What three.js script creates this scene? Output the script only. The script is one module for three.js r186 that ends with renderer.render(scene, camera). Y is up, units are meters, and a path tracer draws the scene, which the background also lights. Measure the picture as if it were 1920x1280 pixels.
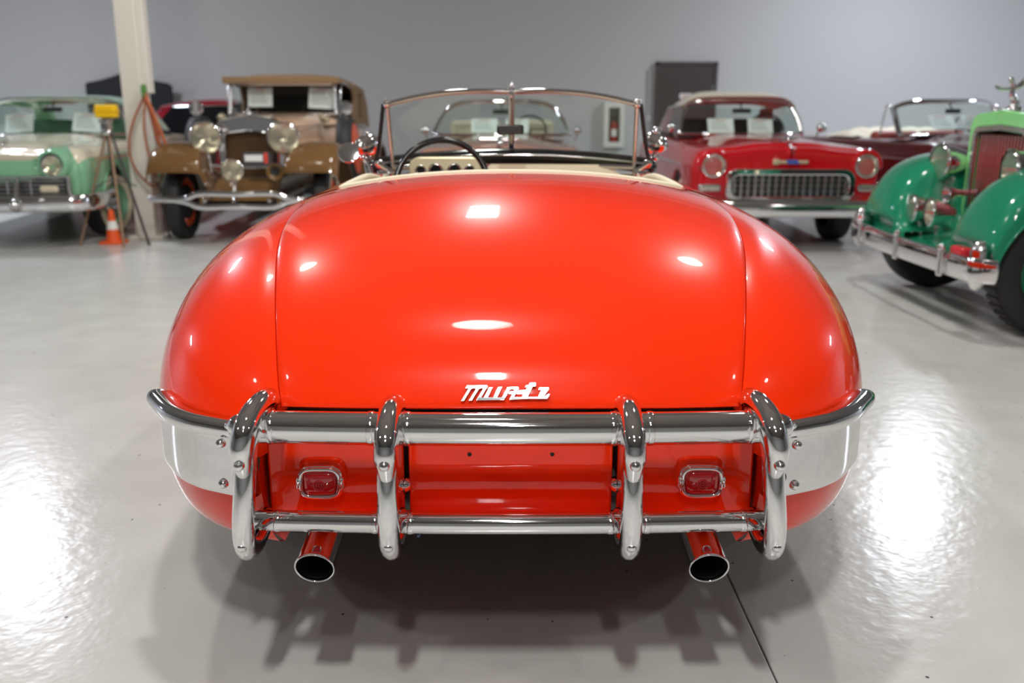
import * as THREE from 'three';
import { RoundedBoxGeometry } from 'three/addons/geometries/RoundedBoxGeometry.js';
import { mergeGeometries, mergeVertices } from 'three/addons/utils/BufferGeometryUtils.js';
import { RectAreaLightUniformsLib } from 'three/addons/lights/RectAreaLightUniformsLib.js';

// ---------- camera, exposure, lamps ----------
const scene = new THREE.Scene();
const renderer = new THREE.WebGLRenderer();
renderer.toneMapping = THREE.LinearToneMapping;
renderer.toneMappingExposure = 1.22;
renderer.shadowMap.enabled = true;
RectAreaLightUniformsLib.init();
scene.background = new THREE.Color(0x000000);
const FPX = 1700, HORIZON = 205, EYE = 1.25;
const PITCH = Math.atan((640 - HORIZON) / FPX);
const camera = new THREE.PerspectiveCamera(2 * Math.atan(640 / FPX) * 180 / Math.PI, 1.5, 0.05, 100);
camera.position.set(0, EYE, 0);
camera.rotation.set(-PITCH, 0, 0);
camera.focus = 2.05;
camera.userData.fStop = 2.6;
// warehouse lamps: x, z, width, depth, height, strength, colour
const LAMP_H = 4.6;
const LAMPS = [
  [-0.15, 0.9, 0.16, 0.45, 490, 0xfffdf8], [0.05, 2.4, 0.16, 0.45, 200, 0xfffdf8], [-0.2, -1.8, 0, 0, 14, 0xfffdf8], [-0.3, -7.8, 0.30, 1.2, 62, 0xfffdf8],
  [-2.5, -5.3, 0, 0, 18, 0xfffaf2], [2.0, -5.2, 0, 0, 18, 0xfffaf2], [-4.6, 0.4, 0, 0, 8, 0xfffaf2], [4.6, 0.4, 0, 0, 8, 0xfffaf2],
  [-6.5, -11.0, 0.30, 1.2, 160, 0xeef3ff], [6.0, -12.7, 0.30, 1.2, 180, 0xecf4ff], [-12, -9, 0.30, 1.2, 190, 0xe8f0ff], [12, -9, 0.30, 1.2, 200, 0xe8f0ff],
];

// ---------- helpers ----------
const V = (x, y, z) => new THREE.Vector3(x, y, z);
const clamp = (x, a = 0, b = 1) => Math.min(b, Math.max(a, x));
const lerp = (a, b, t) => a + (b - a) * t;
const smooth = (a, b, x) => { const t = clamp((x - a) / (b - a)); return t * t * (3 - 2 * t); };
let seed = 7;
const rnd = () => { seed = (seed * 1664525 + 1013904223) >>> 0; return seed / 4294967296; };
function table(rows) {                                   // piecewise smooth lookup
  return (t) => {
    if (t <= rows[0][0]) return rows[0][1];
    for (let i = 1; i < rows.length; i++) if (t <= rows[i][0]) return lerp(rows[i - 1][1], rows[i][1], (t - rows[i - 1][0]) / (rows[i][0] - rows[i - 1][0]));
    return rows[rows.length - 1][1];
  };
}
function grid(nu, nv, fn, keepUv = false) {
  const pos = [], uv = [], idx = [];
  for (let i = 0; i <= nu; i++) for (let j = 0; j <= nv; j++) { const p = fn(i / nu, j / nv); pos.push(p.x ?? p[0], p.y ?? p[1], p.z ?? p[2]); uv.push(i / nu, j / nv); }
  for (let i = 0; i < nu; i++) for (let j = 0; j < nv; j++) { const a = i * (nv + 1) + j, b = a + nv + 1; idx.push(a, b, a + 1, b, b + 1, a + 1); }
  let g = new THREE.BufferGeometry();
  g.setAttribute('position', new THREE.Float32BufferAttribute(pos, 3));
  if (keepUv) g.setAttribute('uv', new THREE.Float32BufferAttribute(uv, 2));
  g.setIndex(idx);
  if (!keepUv) g = mergeVertices(g, 1e-5);
  g.computeVertexNormals();
  return g;
}
const smoothPath = (pts, closed = false) => new THREE.CatmullRomCurve3(pts.map((p) => p.isVector3 ? p : V(...p)), closed, 'centripetal');
// a tube along a smooth path; r is a number or t -> [across, along the second axis]; ends are rounded shut
function sweep(pts, r, { n = 40, m = 14, closed = false, cap = true, straight = false } = {}) {
  const c = pts.isCurve || pts.getPointAt ? pts : straight ? null : smoothPath(pts, closed);
  const rad = (t) => { const q = typeof r === 'function' ? r(t) : r; return Array.isArray(q) ? q : [q, q]; };
  const fr = c.computeFrenetFrames(n, closed), rows = [];
  const ring = (P, N, B, a, b) => { const o = []; for (let j = 0; j <= m; j++) { const q = j / m * Math.PI * 2; o.push(P.clone().addScaledVector(N, Math.cos(q) * a).addScaledVector(B, Math.sin(q) * b)); } return o; };
  const capRows = (i, sgn) => { const P = c.getPointAt(i / n), [a, b] = rad(i / n), k = Math.min(a, b); for (const q of sgn < 0 ? [90, 60, 30] : [30, 60, 90]) { const f = Math.cos(q * Math.PI / 180), s = Math.sin(q * Math.PI / 180); rows.push(ring(P.clone().addScaledVector(fr.tangents[i], sgn * s * k), fr.normals[i], fr.binormals[i], a * f, b * f)); } };
  if (!closed && cap) capRows(0, -1);
  for (let i = 0; i <= n; i++) { const [a, b] = rad(i / n); rows.push(ring(c.getPointAt(i / n), fr.normals[i], fr.binormals[i], a, b)); }
  if (!closed && cap) capRows(n, 1);
  return grid(rows.length - 1, m, (u, v) => rows[Math.round(u * (rows.length - 1))][Math.round(v * m)]);
}
const line2 = (a, b, r, o = {}) => sweep(new THREE.LineCurve3(V(...a), V(...b)), r, { n: 1, m: 12, ...o });
function lathe(pts, seg = 32, axis = 'y') {
  const g = new THREE.LatheGeometry(pts.map((p) => new THREE.Vector2(Math.max(p[0], 0), p[1])), seg);
  if (axis === 'z') g.rotateX(Math.PI / 2);
  if (axis === 'x') g.rotateZ(-Math.PI / 2);
  return g;
}
const box = (w, h, d, r = 0.006, at = [0, 0, 0]) => new RoundedBoxGeometry(w, h, d, 2, Math.min(r, w / 2.01, h / 2.01, d / 2.01)).translate(...at);
const torus = (R, r, at = [0, 0, 0], arc = Math.PI * 2, m = 10, n = 36) => new THREE.TorusGeometry(R, r, m, n, arc).translate(...at);
const ball = (r, at = [0, 0, 0], n = 16) => new THREE.SphereGeometry(r, n, Math.max(8, n >> 1)).translate(...at);
function merge(list) {
  const l = list.map((g) => { const q = g.index ? g.toNonIndexed() : g.clone(); for (const k of Object.keys(q.attributes)) if (k !== 'position' && k !== 'normal') q.deleteAttribute(k); return q; });
  return mergeGeometries(l);
}
function extrude(pts, depth, bevel = 0.004, at = [0, 0, 0], seg = 2) {
  const s = pts.isShape || pts.curves ? pts : new THREE.Shape(pts.map((p) => new THREE.Vector2(...p)));
  return new THREE.ExtrudeGeometry(s, { depth, bevelEnabled: bevel > 0, bevelSize: bevel, bevelThickness: bevel, bevelSegments: seg, curveSegments: 16 }).translate(...at);
}
function roundRect(w, h, r) {
  const s = new THREE.Shape(), x = w / 2, y = h / 2;
  s.moveTo(-x + r, -y); s.lineTo(x - r, -y); s.quadraticCurveTo(x, -y, x, -y + r); s.lineTo(x, y - r); s.quadraticCurveTo(x, y, x - r, y); s.lineTo(-x + r, y); s.quadraticCurveTo(-x, y, -x, y - r); s.lineTo(-x, -y + r); s.quadraticCurveTo(-x, -y, -x + r, -y);
  return s;
}
function ringShape(outer, inner) { const s = outer; s.holes.push(new THREE.Path(inner.getPoints(14))); return s; }
const taken = {};
function numbered(name) { const k = taken[name] = (taken[name] ?? -1) + 1; return k ? name + '_' + String(k).padStart(3, '0') : name; }
function mesh(name, geo, mat) { const o = new THREE.Mesh(geo, mat); o.name = name; o.castShadow = o.receiveShadow = true; return o; }
function part(name, geo, mat, parent, label) { const o = mesh(name, geo, mat); parent.add(o); if (label) o.userData.label = label; return o; }
function thing(name, label, category, at = [0, 0, 0], yaw = 0, group) {
  const o = new THREE.Group(); o.name = numbered(name); o.position.set(...at); o.rotation.y = yaw; o.userData = { label, category }; if (group) o.userData.group = group; scene.add(o); return o;
}
function single(name, geo, mat, label, category, at = [0, 0, 0], yaw = 0, group) {
  const o = mesh(numbered(name), geo, mat); o.position.set(...at); o.rotation.y = yaw; o.userData = { label, category }; if (group) o.userData.group = group; scene.add(o); return o;
}
function struct(name, geo, mat) { const o = mesh(name, geo, mat); o.userData.kind = 'structure'; scene.add(o); return o; }
// direction of a photograph pixel from the camera
const CP = Math.cos(PITCH), SP = Math.sin(PITCH);
const ray = (px, py) => { const v = -(py - 640) / FPX; return V((px - 960) / FPX, -SP + v * CP, -CP - v * SP); };
const onPlaneZ = (px, py, z) => { const d = ray(px, py); return d.multiplyScalar(z / d.z).add(V(0, EYE, 0)); };

// ---------- materials ----------
const lin = (r, g, b) => new THREE.Color().setRGB(r, g, b);
const std = (color, roughness = 0.6, metalness = 0, extra = {}) => new THREE.MeshStandardMaterial({ color, roughness, metalness, ...extra });
const paint = (color, extra = {}) => new THREE.MeshPhysicalMaterial({ color, roughness: 0.26, specularIntensity: 0.1, metalness: 0, clearcoat: 1, clearcoatRoughness: 0.03, ...extra });
const M = {
  red: paint(lin(0.90, 0.031, 0.002)), chrome: std(lin(0.80, 0.80, 0.81), 0.045, 1), chromeSoft: std(lin(0.76, 0.76, 0.77), 0.12, 1),
  black: std(lin(0.008, 0.008, 0.008), 0.55), rubber: std(lin(0.014, 0.014, 0.015), 0.62), gloss: std(lin(0.008, 0.008, 0.009), 0.12),
  cream: std(lin(0.78, 0.70, 0.52), 0.5), glass: new THREE.MeshPhysicalMaterial({ color: 0xf4faf6, roughness: 0.01, transmission: 1, thickness: 0, ior: 1.5 }),
  tint: new THREE.MeshPhysicalMaterial({ color: lin(0.85, 0.93, 0.89), roughness: 0.01, transmission: 1, thickness: 0, ior: 1.5 }),
  lens: new THREE.MeshPhysicalMaterial({ color: lin(0.90, 0.88, 0.80), roughness: 0.06, transmission: 0.9, thickness: 0, ior: 1.5 }),
  reflector: std(lin(0.82, 0.80, 0.70), 0.18, 1), redLens: new THREE.MeshPhysicalMaterial({ color: lin(0.46, 0.008, 0.010), roughness: 0.06, clearcoat: 1, clearcoatRoughness: 0.02 }),
  white: std(lin(0.80, 0.80, 0.78), 0.5), alu: std(lin(0.72, 0.72, 0.73), 0.3, 1), blueWire: std(lin(0.05, 0.16, 0.32), 0.4), gold: std(lin(0.62, 0.54, 0.36), 0.35, 0.6),
  whitewall: std(lin(0.72, 0.66, 0.50), 0.6), dark: std(lin(0.02, 0.02, 0.02), 0.7), orange: std(lin(0.75, 0.10, 0.02), 0.35),
};

// ---------- the hall ----------
function noiseTexture(n, fn, srgb = false) {
  const d = new Uint8Array(n * n * 4);
  for (let j = 0; j < n; j++) for (let i = 0; i < n; i++) { const c = fn(i, j); const k = (j * n + i) * 4; d[k] = c[0]; d[k + 1] = c[1]; d[k + 2] = c[2]; d[k + 3] = 255; }
  const t = new THREE.DataTexture(d, n, n); t.wrapS = t.wrapT = THREE.RepeatWrapping; t.magFilter = THREE.LinearFilter; t.minFilter = THREE.LinearMipmapLinearFilter; if (srgb) t.colorSpace = THREE.SRGBColorSpace; t.needsUpdate = true; return t;
}
function valueNoise(n, cell) {                            // tileable
  const m = Math.max(2, Math.round(n / cell)), a = Array.from({ length: m * m }, rnd);
  return (i, j) => { const x = i / n * m, y = j / n * m, x0 = Math.floor(x), y0 = Math.floor(y), u = smooth(0, 1, x - x0), v = smooth(0, 1, y - y0), q = (p, r) => a[((r % m + m) % m) * m + ((p % m + m) % m)]; return lerp(lerp(q(x0, y0), q(x0 + 1, y0), u), lerp(q(x0, y0 + 1), q(x0 + 1, y0 + 1), u), v); };
}
const nA = valueNoise(1024, 5), nB = valueNoise(1024, 14), nC = valueNoise(1024, 60), nD = valueNoise(1024, 260);
const floorBump = noiseTexture(1024, (i, j) => { const v = 255 * (0.22 * nA(i, j) + 0.48 * nB(i, j) + 0.3 * nC(i, j)); return [v, v, v]; });
const specks = Array.from({ length: 70 }, () => [rnd() * 1024, rnd() * 1024, 0.8 + rnd() * 1.6]);
const speckMap = new Float32Array(1024 * 1024);
for (const [x, y, r] of specks) for (let j = -4; j <= 4; j++) for (let i = -4; i <= 4; i++) { const k = clamp(r - Math.hypot(i, j), 0, 1); const a = ((Math.floor(y) + j + 1024) % 1024) * 1024 + (Math.floor(x) + i + 1024) % 1024; speckMap[a] = Math.max(speckMap[a], k); }
const floorColor = noiseTexture(1024, (i, j) => { const g = 232 + 10 * (nC(i, j) - 0.5) + 12 * (nD(i, j) - 0.5), k = 1 - 0.7 * speckMap[j * 1024 + i]; return [g * k, g * k, (g - 2 + 3 * (nD(i, j) - 0.5)) * k]; }, true);
const TILE = 2.2;
const floorMat = new THREE.MeshPhysicalMaterial({ color: lin(0.66, 0.66, 0.655), map: floorColor, bumpMap: floorBump, bumpScale: 0.0011, roughness: 0.215, specularIntensity: 0.6 });
const X0 = -15, X1 = 15, Z0 = -16, Z1 = 9, CEIL = 5.3;
const base = struct('floor', new THREE.BoxGeometry(X1 - X0, 0.2, Z1 - Z0).translate((X0 + X1) / 2, -0.118, (Z0 + Z1) / 2), std(lin(0.05, 0.048, 0.045), 0.8));
function slabGeo(xa, xb, za, zb) {                        // a slab with eased edges, uv in metres
  const g = box(xb - xa, 0.018, zb - za, 0.003, [(xa + xb) / 2, -0.009, (za + zb) / 2]), p = g.attributes.position, uv = [];
  for (let i = 0; i < p.count; i++) uv.push(p.getX(i) / TILE, p.getZ(i) / TILE);
  g.setAttribute('uv', new THREE.Float32BufferAttribute(uv, 2)); return g;
}
{
  const xs = [X0, -9.4, -4.4, 0.598, 5.6, 10.6, X1], zs = [Z0, -14.1, -9.1, -4.09, 0.9, 5.9, Z1];
  for (let i = 0; i + 1 < xs.length; i++) for (let j = 0; j + 1 < zs.length; j++) part('floor_slab', slabGeo(xs[i] + 0.002, xs[i + 1] - 0.002, zs[j] + 0.0016, zs[j + 1] - 0.0016), floorMat, base);
}
const wallBump = noiseTexture(512, (i, j) => { const v = 120 + 60 * nA(i * 2, j * 2); return [v, v, v]; });
wallBump.repeat.set(12, 4);
const wallMat = std(lin(0.46, 0.46, 0.465), 0.75, 0, { bumpMap: wallBump, bumpScale: 0.0006 });
struct('wall_back', new THREE.BoxGeometry(X1 - X0 + 0.4, CEIL, 0.2).translate(0, CEIL / 2, Z0 - 0.1), wallMat);
struct('wall_left', new THREE.BoxGeometry(0.2, CEIL, Z1 - Z0).translate(X0 - 0.1, CEIL / 2, (Z0 + Z1) / 2), wallMat);
struct('wall_right', new THREE.BoxGeometry(0.2, CEIL, Z1 - Z0).translate(X1 + 0.1, CEIL / 2, (Z0 + Z1) / 2), wallMat);
struct('wall_front', new THREE.BoxGeometry(X1 - X0 + 0.4, CEIL, 0.2).translate(0, CEIL / 2, Z1 + 0.1), wallMat);
struct('ceiling', new THREE.BoxGeometry(X1 - X0 + 0.4, 0.2, Z1 - Z0 + 0.4).translate(0, CEIL + 0.1, (Z0 + Z1) / 2), std(lin(0.20, 0.19, 0.175), 0.8));

// lamps
for (const [x, z, w, d, power, color] of LAMPS) {
  const t = thing('ceiling_lamp', w ? 'flat rectangular white lamp hanging from the hall ceiling' : 'round bell-shaped lamp with a glowing globe hanging from the hall ceiling', 'lamp', [x, LAMP_H, z], 0, w ? 'flat lamps under the hall ceiling' : 'round lamps under the hall ceiling');
  const glow = std(0xffffff, 0.5, 0, { emissive: color, emissiveIntensity: 6 });
  if (w) {
    part('housing', box(w + 0.06, 0.12, d + 0.06, 0.02, [0, 0.07, 0]), M.white, t);
    part('hanger_rod', line2([0, 0.12, 0], [0, CEIL - LAMP_H, 0], 0.008), M.alu, t);
    part('lamp_diffuser', box(w, 0.02, d, 0.004, [0, 0.005, 0]), glow, t);
    const l = new THREE.RectAreaLight(color, power, w, d); l.name = 'lamp_light'; l.position.set(0, -0.012, 0); l.rotation.x = -Math.PI / 2; t.add(l);
  } else {
    part('shade', lathe([[0.06, 0.34], [0.1, 0.3], [0.19, 0.16], [0.21, 0.13], [0.2, 0.13], [0.09, 0.29], [0.0, 0.3]], 32), M.white, t);
    part('hanger_rod', line2([0, 0.3, 0], [0, CEIL - LAMP_H, 0], 0.008), M.alu, t);
    part('lamp_globe', ball(0.13, [0, 0.1, 0], 24), glow, t);
    const l = new THREE.PointLight(color, power); l.name = 'lamp_light'; l.position.set(0, 0.1, 0); l.castShadow = true; l.shadow.radius = 5.5; t.add(l);
  }
}

// door, sign, conduit and extinguisher cabinet on the back wall
{
  const a = onPlaneZ(1229, 116, Z0), b = onPlaneZ(1345, 116, Z0), h = a.y, w = b.x - a.x, cx = (a.x + b.x) / 2;
  const brown = std(lin(0.045, 0.036, 0.032), 0.5), frame = std(lin(0.055, 0.046, 0.042), 0.5);
  const d = struct('door_1', box(w - 0.12, h - 0.06, 0.05, 0.004, [cx, (h - 0.06) / 2, Z0 + 0.045]), brown);
  part('door_frame', merge([box(0.06, h, 0.09, 0.006, [cx - w / 2 + 0.03, h / 2, Z0 + 0.045]), box(0.06, h, 0.09, 0.006, [cx + w / 2 - 0.03, h / 2, Z0 + 0.045]), box(w, 0.06, 0.09, 0.006, [cx, h - 0.03, Z0 + 0.045])]), frame, d);
  for (const y of [1.6, 0.9, 0.25]) part('hinge', line2([cx + w / 2 - 0.075, y - 0.05, Z0 + 0.085], [cx + w / 2 - 0.075, y + 0.05, Z0 + 0.085], 0.012), M.chromeSoft, d);
  part('handle', merge([lathe([[0, 0], [0.03, 0], [0.03, 0.012], [0.012, 0.02], [0.012, 0.05], [0, 0.05]], 16, 'z').translate(cx - w / 2 + 0.13, 1, Z0 + 0.07), line2([cx - w / 2 + 0.13, 1, Z0 + 0.12], [cx - w / 2 + 0.25, 1, Z0 + 0.12], 0.011)]), M.chromeSoft, d);
  const s = onPlaneZ(1284, 180, Z0);
  const sg = thing('door_sign', 'small pale notice plate on the dark brown door', 'sign', [s.x, s.y, Z0 + 0.075]);
  part('plate', box(0.2, 0.08, 0.008, 0.003), M.white, sg);
  part('print', merge([box(0.15, 0.012, 0.003, 0.001, [0, 0.012, 0.005]), box(0.12, 0.01, 0.003, 0.001, [0, -0.015, 0.005])]), std(lin(0.5, 0.05, 0.04), 0.6), sg);
  const c = onPlaneZ(1218, 131, Z0);
  single('wall_conduit', merge([line2([0, 0, 0], [0, c.y, 0], 0.018), box(0.08, 0.1, 0.05, 0.01, [0, 1.1, 0])]), std(lin(0.42, 0.41, 0.40), 0.5), 'thin grey conduit running up the wall beside the brown door', 'conduit', [c.x, 0, Z0 + 0.03]);
  const e0 = onPlaneZ(1150, 235, Z0);
  const cab = thing('extinguisher_cabinet', 'pale framed wall cabinet holding a fire extinguisher, on the grey wall', 'cabinet', [e0.x, e0.y - 0.36, Z0]);
  const fr = new THREE.Shape([[-0.17, 0], [0.17, 0], [0.17, 0.74], [-0.17, 0.74]].map((p) => new THREE.Vector2(...p))); fr.holes.push(new THREE.Path([[-0.1, 0.08], [0.1, 0.08], [0.1, 0.66], [-0.1, 0.66]].map((p) => new THREE.Vector2(...p))));
  part('frame', extrude(fr, 0.14, 0.006), std(lin(0.66, 0.66, 0.60), 0.4), cab);
  part('back', box(0.22, 0.6, 0.01, 0.002, [0, 0.37, 0.006]), std(lin(0.05, 0.06, 0.06), 0.6), cab);
  part('door_glass', box(0.2, 0.58, 0.004, 0.001, [0, 0.37, 0.14]), M.glass, cab);
  const fe = thing('fire_extinguisher', 'red fire extinguisher standing inside the pale wall cabinet', 'extinguisher', [e0.x, e0.y - 0.28, Z0 + 0.075]);
  part('cylinder', lathe([[0, 0], [0.06, 0], [0.062, 0.02], [0.062, 0.27], [0.05, 0.32], [0.02, 0.35], [0, 0.35]], 24), std(lin(0.5, 0.02, 0.02), 0.3), fe);
  part('valve', merge([line2([0, 0.34, 0], [0, 0.39, 0], 0.015), box(0.1, 0.02, 0.02, 0.006, [0.02, 0.4, 0]), box(0.09, 0.015, 0.018, 0.005, [0.02, 0.43, 0])]), M.black, fe);
  part('hose', sweep([[0.02, 0.37, 0.03], [0.07, 0.34, 0.04], [0.072, 0.2, 0.04], [0.07, 0.1, 0.035]], 0.01), M.black, fe);
  part('tag', box(0.09, 0.12, 0.004, 0.001, [0, 0.16, 0.062]), M.white, fe);
}

// ---------- the red roadster ----------
const HZ = -3.9;
const hero = thing('roadster_car', 'bright orange-red convertible roadster seen from its rounded tail, with tubular chrome bumpers', 'car', [-0.003, 0, HZ]);
const hp = (name, geo, mat, parent = hero, label) => part(name, geo.translate(0, 0, -HZ), mat, parent, label);
const B = { y0: 0.55, z0: -2.9, Ry: 0.511, Rz: 1.172, W: 0.934, p: 2.087, n0: 2.33, n1: 4.473, m0: 3.089, m1: 2.927 };
const dirOf = (tau) => [Math.max(Math.cos(tau), 0) ** (2 / B.p), Math.max(Math.sin(tau), 0) ** (2 / B.p)];
function body(x, tau, o = 0, q = B) {                      // a point of the tail's skin: across x, round the tail by tau (0 at the bumper, 90 degrees on the deck)
  const [c, s] = dirOf(tau), w = c * c / (c * c + s * s), n = lerp(q.n0, q.n1, w), m = lerp(q.m0, q.m1, w);
  const r = Math.max(0, 1 - Math.min(1, Math.abs(x) / q.W) ** n) ** (1 / m);
  const P = V(x, q.y0 + q.Ry * r * s, q.z0 + q.Rz * r * c);
  return o ? P.addScaledVector(bodyNormal(x, tau), o) : P;
}
function bodyNormal(x, tau) {
  const e = 1e-3, xa = clamp(x, -B.W + 3e-3, B.W - 3e-3), ta = clamp(tau, 2e-3, Math.PI / 2 - 2e-3);
  const a = body(xa + e, ta).sub(body(xa - e, ta)), b = body(xa, ta + e).sub(body(xa, ta - e));
  const n = b.cross(a).normalize(); return n.y < 0 && n.z < 0 ? n.negate() : (n.y * 1 + n.z * 1 < 0 ? n.negate() : n);
}
function bodyHit(px, py) {                                 // the skin behind a pixel, as [x, tau]
  const d = ray(px, py), E = V(0, EYE, 0);
  const inside = (t) => { const P = d.clone().multiplyScalar(t).add(E), c = Math.max(P.z - B.z0, 0) / B.Rz, s = Math.max(P.y - B.y0, 0) / B.Ry, w = c * c / (c * c + s * s + 1e-9); return (Math.min(Math.abs(P.x) / B.W, 3)) ** lerp(B.n0, B.n1, w) + Math.min(3, (c ** B.p + s ** B.p) ** (1 / B.p)) ** lerp(B.m0, B.m1, w) < 1; };
  for (let t = 1.5; t < 4.5; t += 0.002) if (inside(t)) { const P = d.multiplyScalar(t).add(E); return [P.x, Math.atan2((Math.max(P.y - B.y0, 1e-6) / B.Ry) ** (B.p / 2), (Math.max(P.z - B.z0, 1e-6) / B.Rz) ** (B.p / 2))]; }
  return null;
}
const seamX = table([[0, 0.524], [0.15, 0.524], [0.205, 0.4755], [0.28, 0.4835], [0.385, 0.4945], [0.505, 0.509], [0.64, 0.53], [0.75, 0.5485], [0.9, 0.577], [1.05, 0.597], [1.2, 0.611], [1.33, 0.618], [1.58, 0.63]]);
const smoothSeam = (t) => t < 0.27 ? seamX(t) : (seamX(t - 0.06) + 2 * seamX(t) + seamX(t + 0.06)) / 4;
const TB = 0.206, TT = 1.40, TE = Math.PI / 2;
// lower skin under the widest line: tucks in and rolls under
const LOW_Y = 0.333;
function lower(x, d) { const P = body(x, 0), k = 1 - 0.055 * (1 - Math.sqrt(Math.max(0, 1 - d * d))); return V(P.x * k, lerp(B.y0, LOW_Y, d), B.z0 + (P.z - B.z0) * k); }
const ease = (v) => 1 - (1 - v) ** 1.8;                    // denser towards the side
{
  const fender = (s) => {
    const up = grid(84, 64, (u, v) => { const tau = TE * u, xs = smoothSeam(tau), x = lerp(xs, B.W, ease(v)), q = clamp((x - xs) / 0.05); return body(s * x, tau, -0.005 * (1 - q) ** 2); });
    const lip = grid(84, 3, (u, v) => { const tau = TE * u; return body(s * (smoothSeam(tau) - 0.004 * v), tau, -0.005 - 0.03 * v); });
    const low = grid(18, 64, (u, v) => lower(s * lerp(smoothSeam(0), B.W, ease(v)), Math.sin(u * Math.PI / 2)));
    const inner = grid(12, 6, (u, v) => { const P = u < 0.5 ? lower(s * smoothSeam(0), 1 - u * 2) : body(s * smoothSeam((u * 2 - 1) * TB), (u * 2 - 1) * TB, -0.01); return V(P.x, P.y, P.z - 0.09 * v); });
    // flank running forward to the nose
    const sec = (v) => v < 0.62 ? body(lerp(0.55, B.W, ease(v / 0.62)), TE) : lower(B.W, Math.sin((v - 0.62) / 0.38 * Math.PI / 2));
    const flank = grid(20, 60, (u, v) => { const P = sec(v), z = lerp(B.z0, -4.2, u), drop = smooth(-3.6, -4.2, z) * 0.06; return V(s * P.x, P.y - drop * smooth(B.y0, 1, P.y), z); });
    const wall = grid(20, 4, (u, v) => { const P = sec(0), z = lerp(B.z0, -4.2, u), drop = smooth(-3.6, -4.2, z) * 0.06; return V(s * (P.x - 0.01 * v), P.y - drop - 0.3 * v, z); });
    return [up, lip, low, inner, flank, wall];
  };
  const deck = grid(10, 60, (u, v) => { const tau = lerp(TT + 0.006, TE, u), xs = smoothSeam(tau); return body(lerp(-xs, xs, v), tau, -0.002); });
  const deckLip = grid(3, 60, (u, v) => { const tau = TT + 0.006, xs = smoothSeam(tau); return body(lerp(-xs, xs, v), tau, -0.002 - 0.02 * u); });
  // the nose: same family of curves, turned forward
  const N = { ...B, Ry: 0.40, Rz: -1.45, z0: -4.75 };
  const cowl = grid(12, 72, (u, v) => { const z = lerp(-4.12, N.z0, u), ry = lerp(0.455, 0.40, u); return body(lerp(-B.W, B.W, 0.5 - 0.5 * Math.cos(v * Math.PI)), TE, 0, { ...B, Ry: ry, z0: z }); });
  const nose = grid(40, 72, (u, v) => body(lerp(-B.W, B.W, 0.5 - 0.5 * Math.cos(v * Math.PI)), TE * (1 - u), 0, N));
  const noseLow = grid(10, 72, (u, v) => { const P = body(lerp(-B.W, B.W, 0.5 - 0.5 * Math.cos(v * Math.PI)), 0, 0, N), k = 1 - 0.1 * u * u; return V(P.x * k, lerp(B.y0, LOW_Y, u), N.z0 + (P.z - N.z0) * k); });
  const midLow = (s) => grid(6, 10, (u, v) => { const P = lower(B.W, Math.sin(v * Math.PI / 2)); return V(s * P.x, P.y, lerp(-4.2, N.z0, u)); });
  hp('rear_body', merge([...fender(1), ...fender(-1), deck, deckLip]), M.red);
  hp('front_body', merge([cowl, nose, noseLow, midLow(1), midLow(-1)]), M.red);
  hp('underbody', merge([box(1.6, 0.05, 3.6, 0.02, [0, 0.385, -4.1]), box(1.06, 0.28, 0.05, 0.01, [0, 0.515, -1.875]), box(0.3, 0.1, 1.2, 0.03, [0.1, 0.34, -3.4]), line2([-0.75, 0.33, -2.72], [0.75, 0.33, -2.72], 0.05), box(0.5, 0.14, 0.6, 0.05, [0, 0.36, -2.2])]), std(lin(0.09, 0.085, 0.08), 0.7));
  const lidAt = (u, v) => { const tau = lerp(TB, TT, u), xs = smoothSeam(tau) - 0.0035, x = lerp(-xs, xs, v), q = clamp((xs - Math.abs(x)) / 0.07), e = clamp((tau - TB) / 0.02), f = clamp((TT - tau) / 0.03); return body(x, tau, 0.0075 * Math.sqrt(1 - (1 - q) ** 2) * Math.min(1, 0.75 + 0.25 * Math.sqrt(1 - (1 - e) ** 2)) - 0.004 + 0.0 * f - 0.0065 * (1 - f) ** 2); };
  const ev = (v) => 0.5 - 0.5 * Math.sign(Math.cos(v * Math.PI)) * Math.abs(Math.cos(v * Math.PI)) ** 0.8;
  const lidTop = grid(110, 140, (u, v) => lidAt(u, ev(v)));
  const rim = []; for (let i = 0; i <= 60; i++) rim.push([i / 60, 0]); for (let i = 1; i <= 60; i++) rim.push([1, i / 60]); for (let i = 59; i >= 0; i--) rim.push([i / 60, 1]); for (let i = 59; i > 0; i--) rim.push([0, i / 60]); rim.push([0, 0]);
  const skirt = grid(rim.length - 1, 3, (u, v) => { const [a, b] = rim[Math.round(u * (rim.length - 1))], P = lidAt(a, ev(b)), tau = lerp(TB, TT, a), xs = smoothSeam(tau); return P.addScaledVector(bodyNormal(lerp(-xs, xs, ev(b)), tau), -0.022 * v); });
  const lid = hp('trunk_lid', merge([lidTop, skirt]), M.red);
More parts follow.
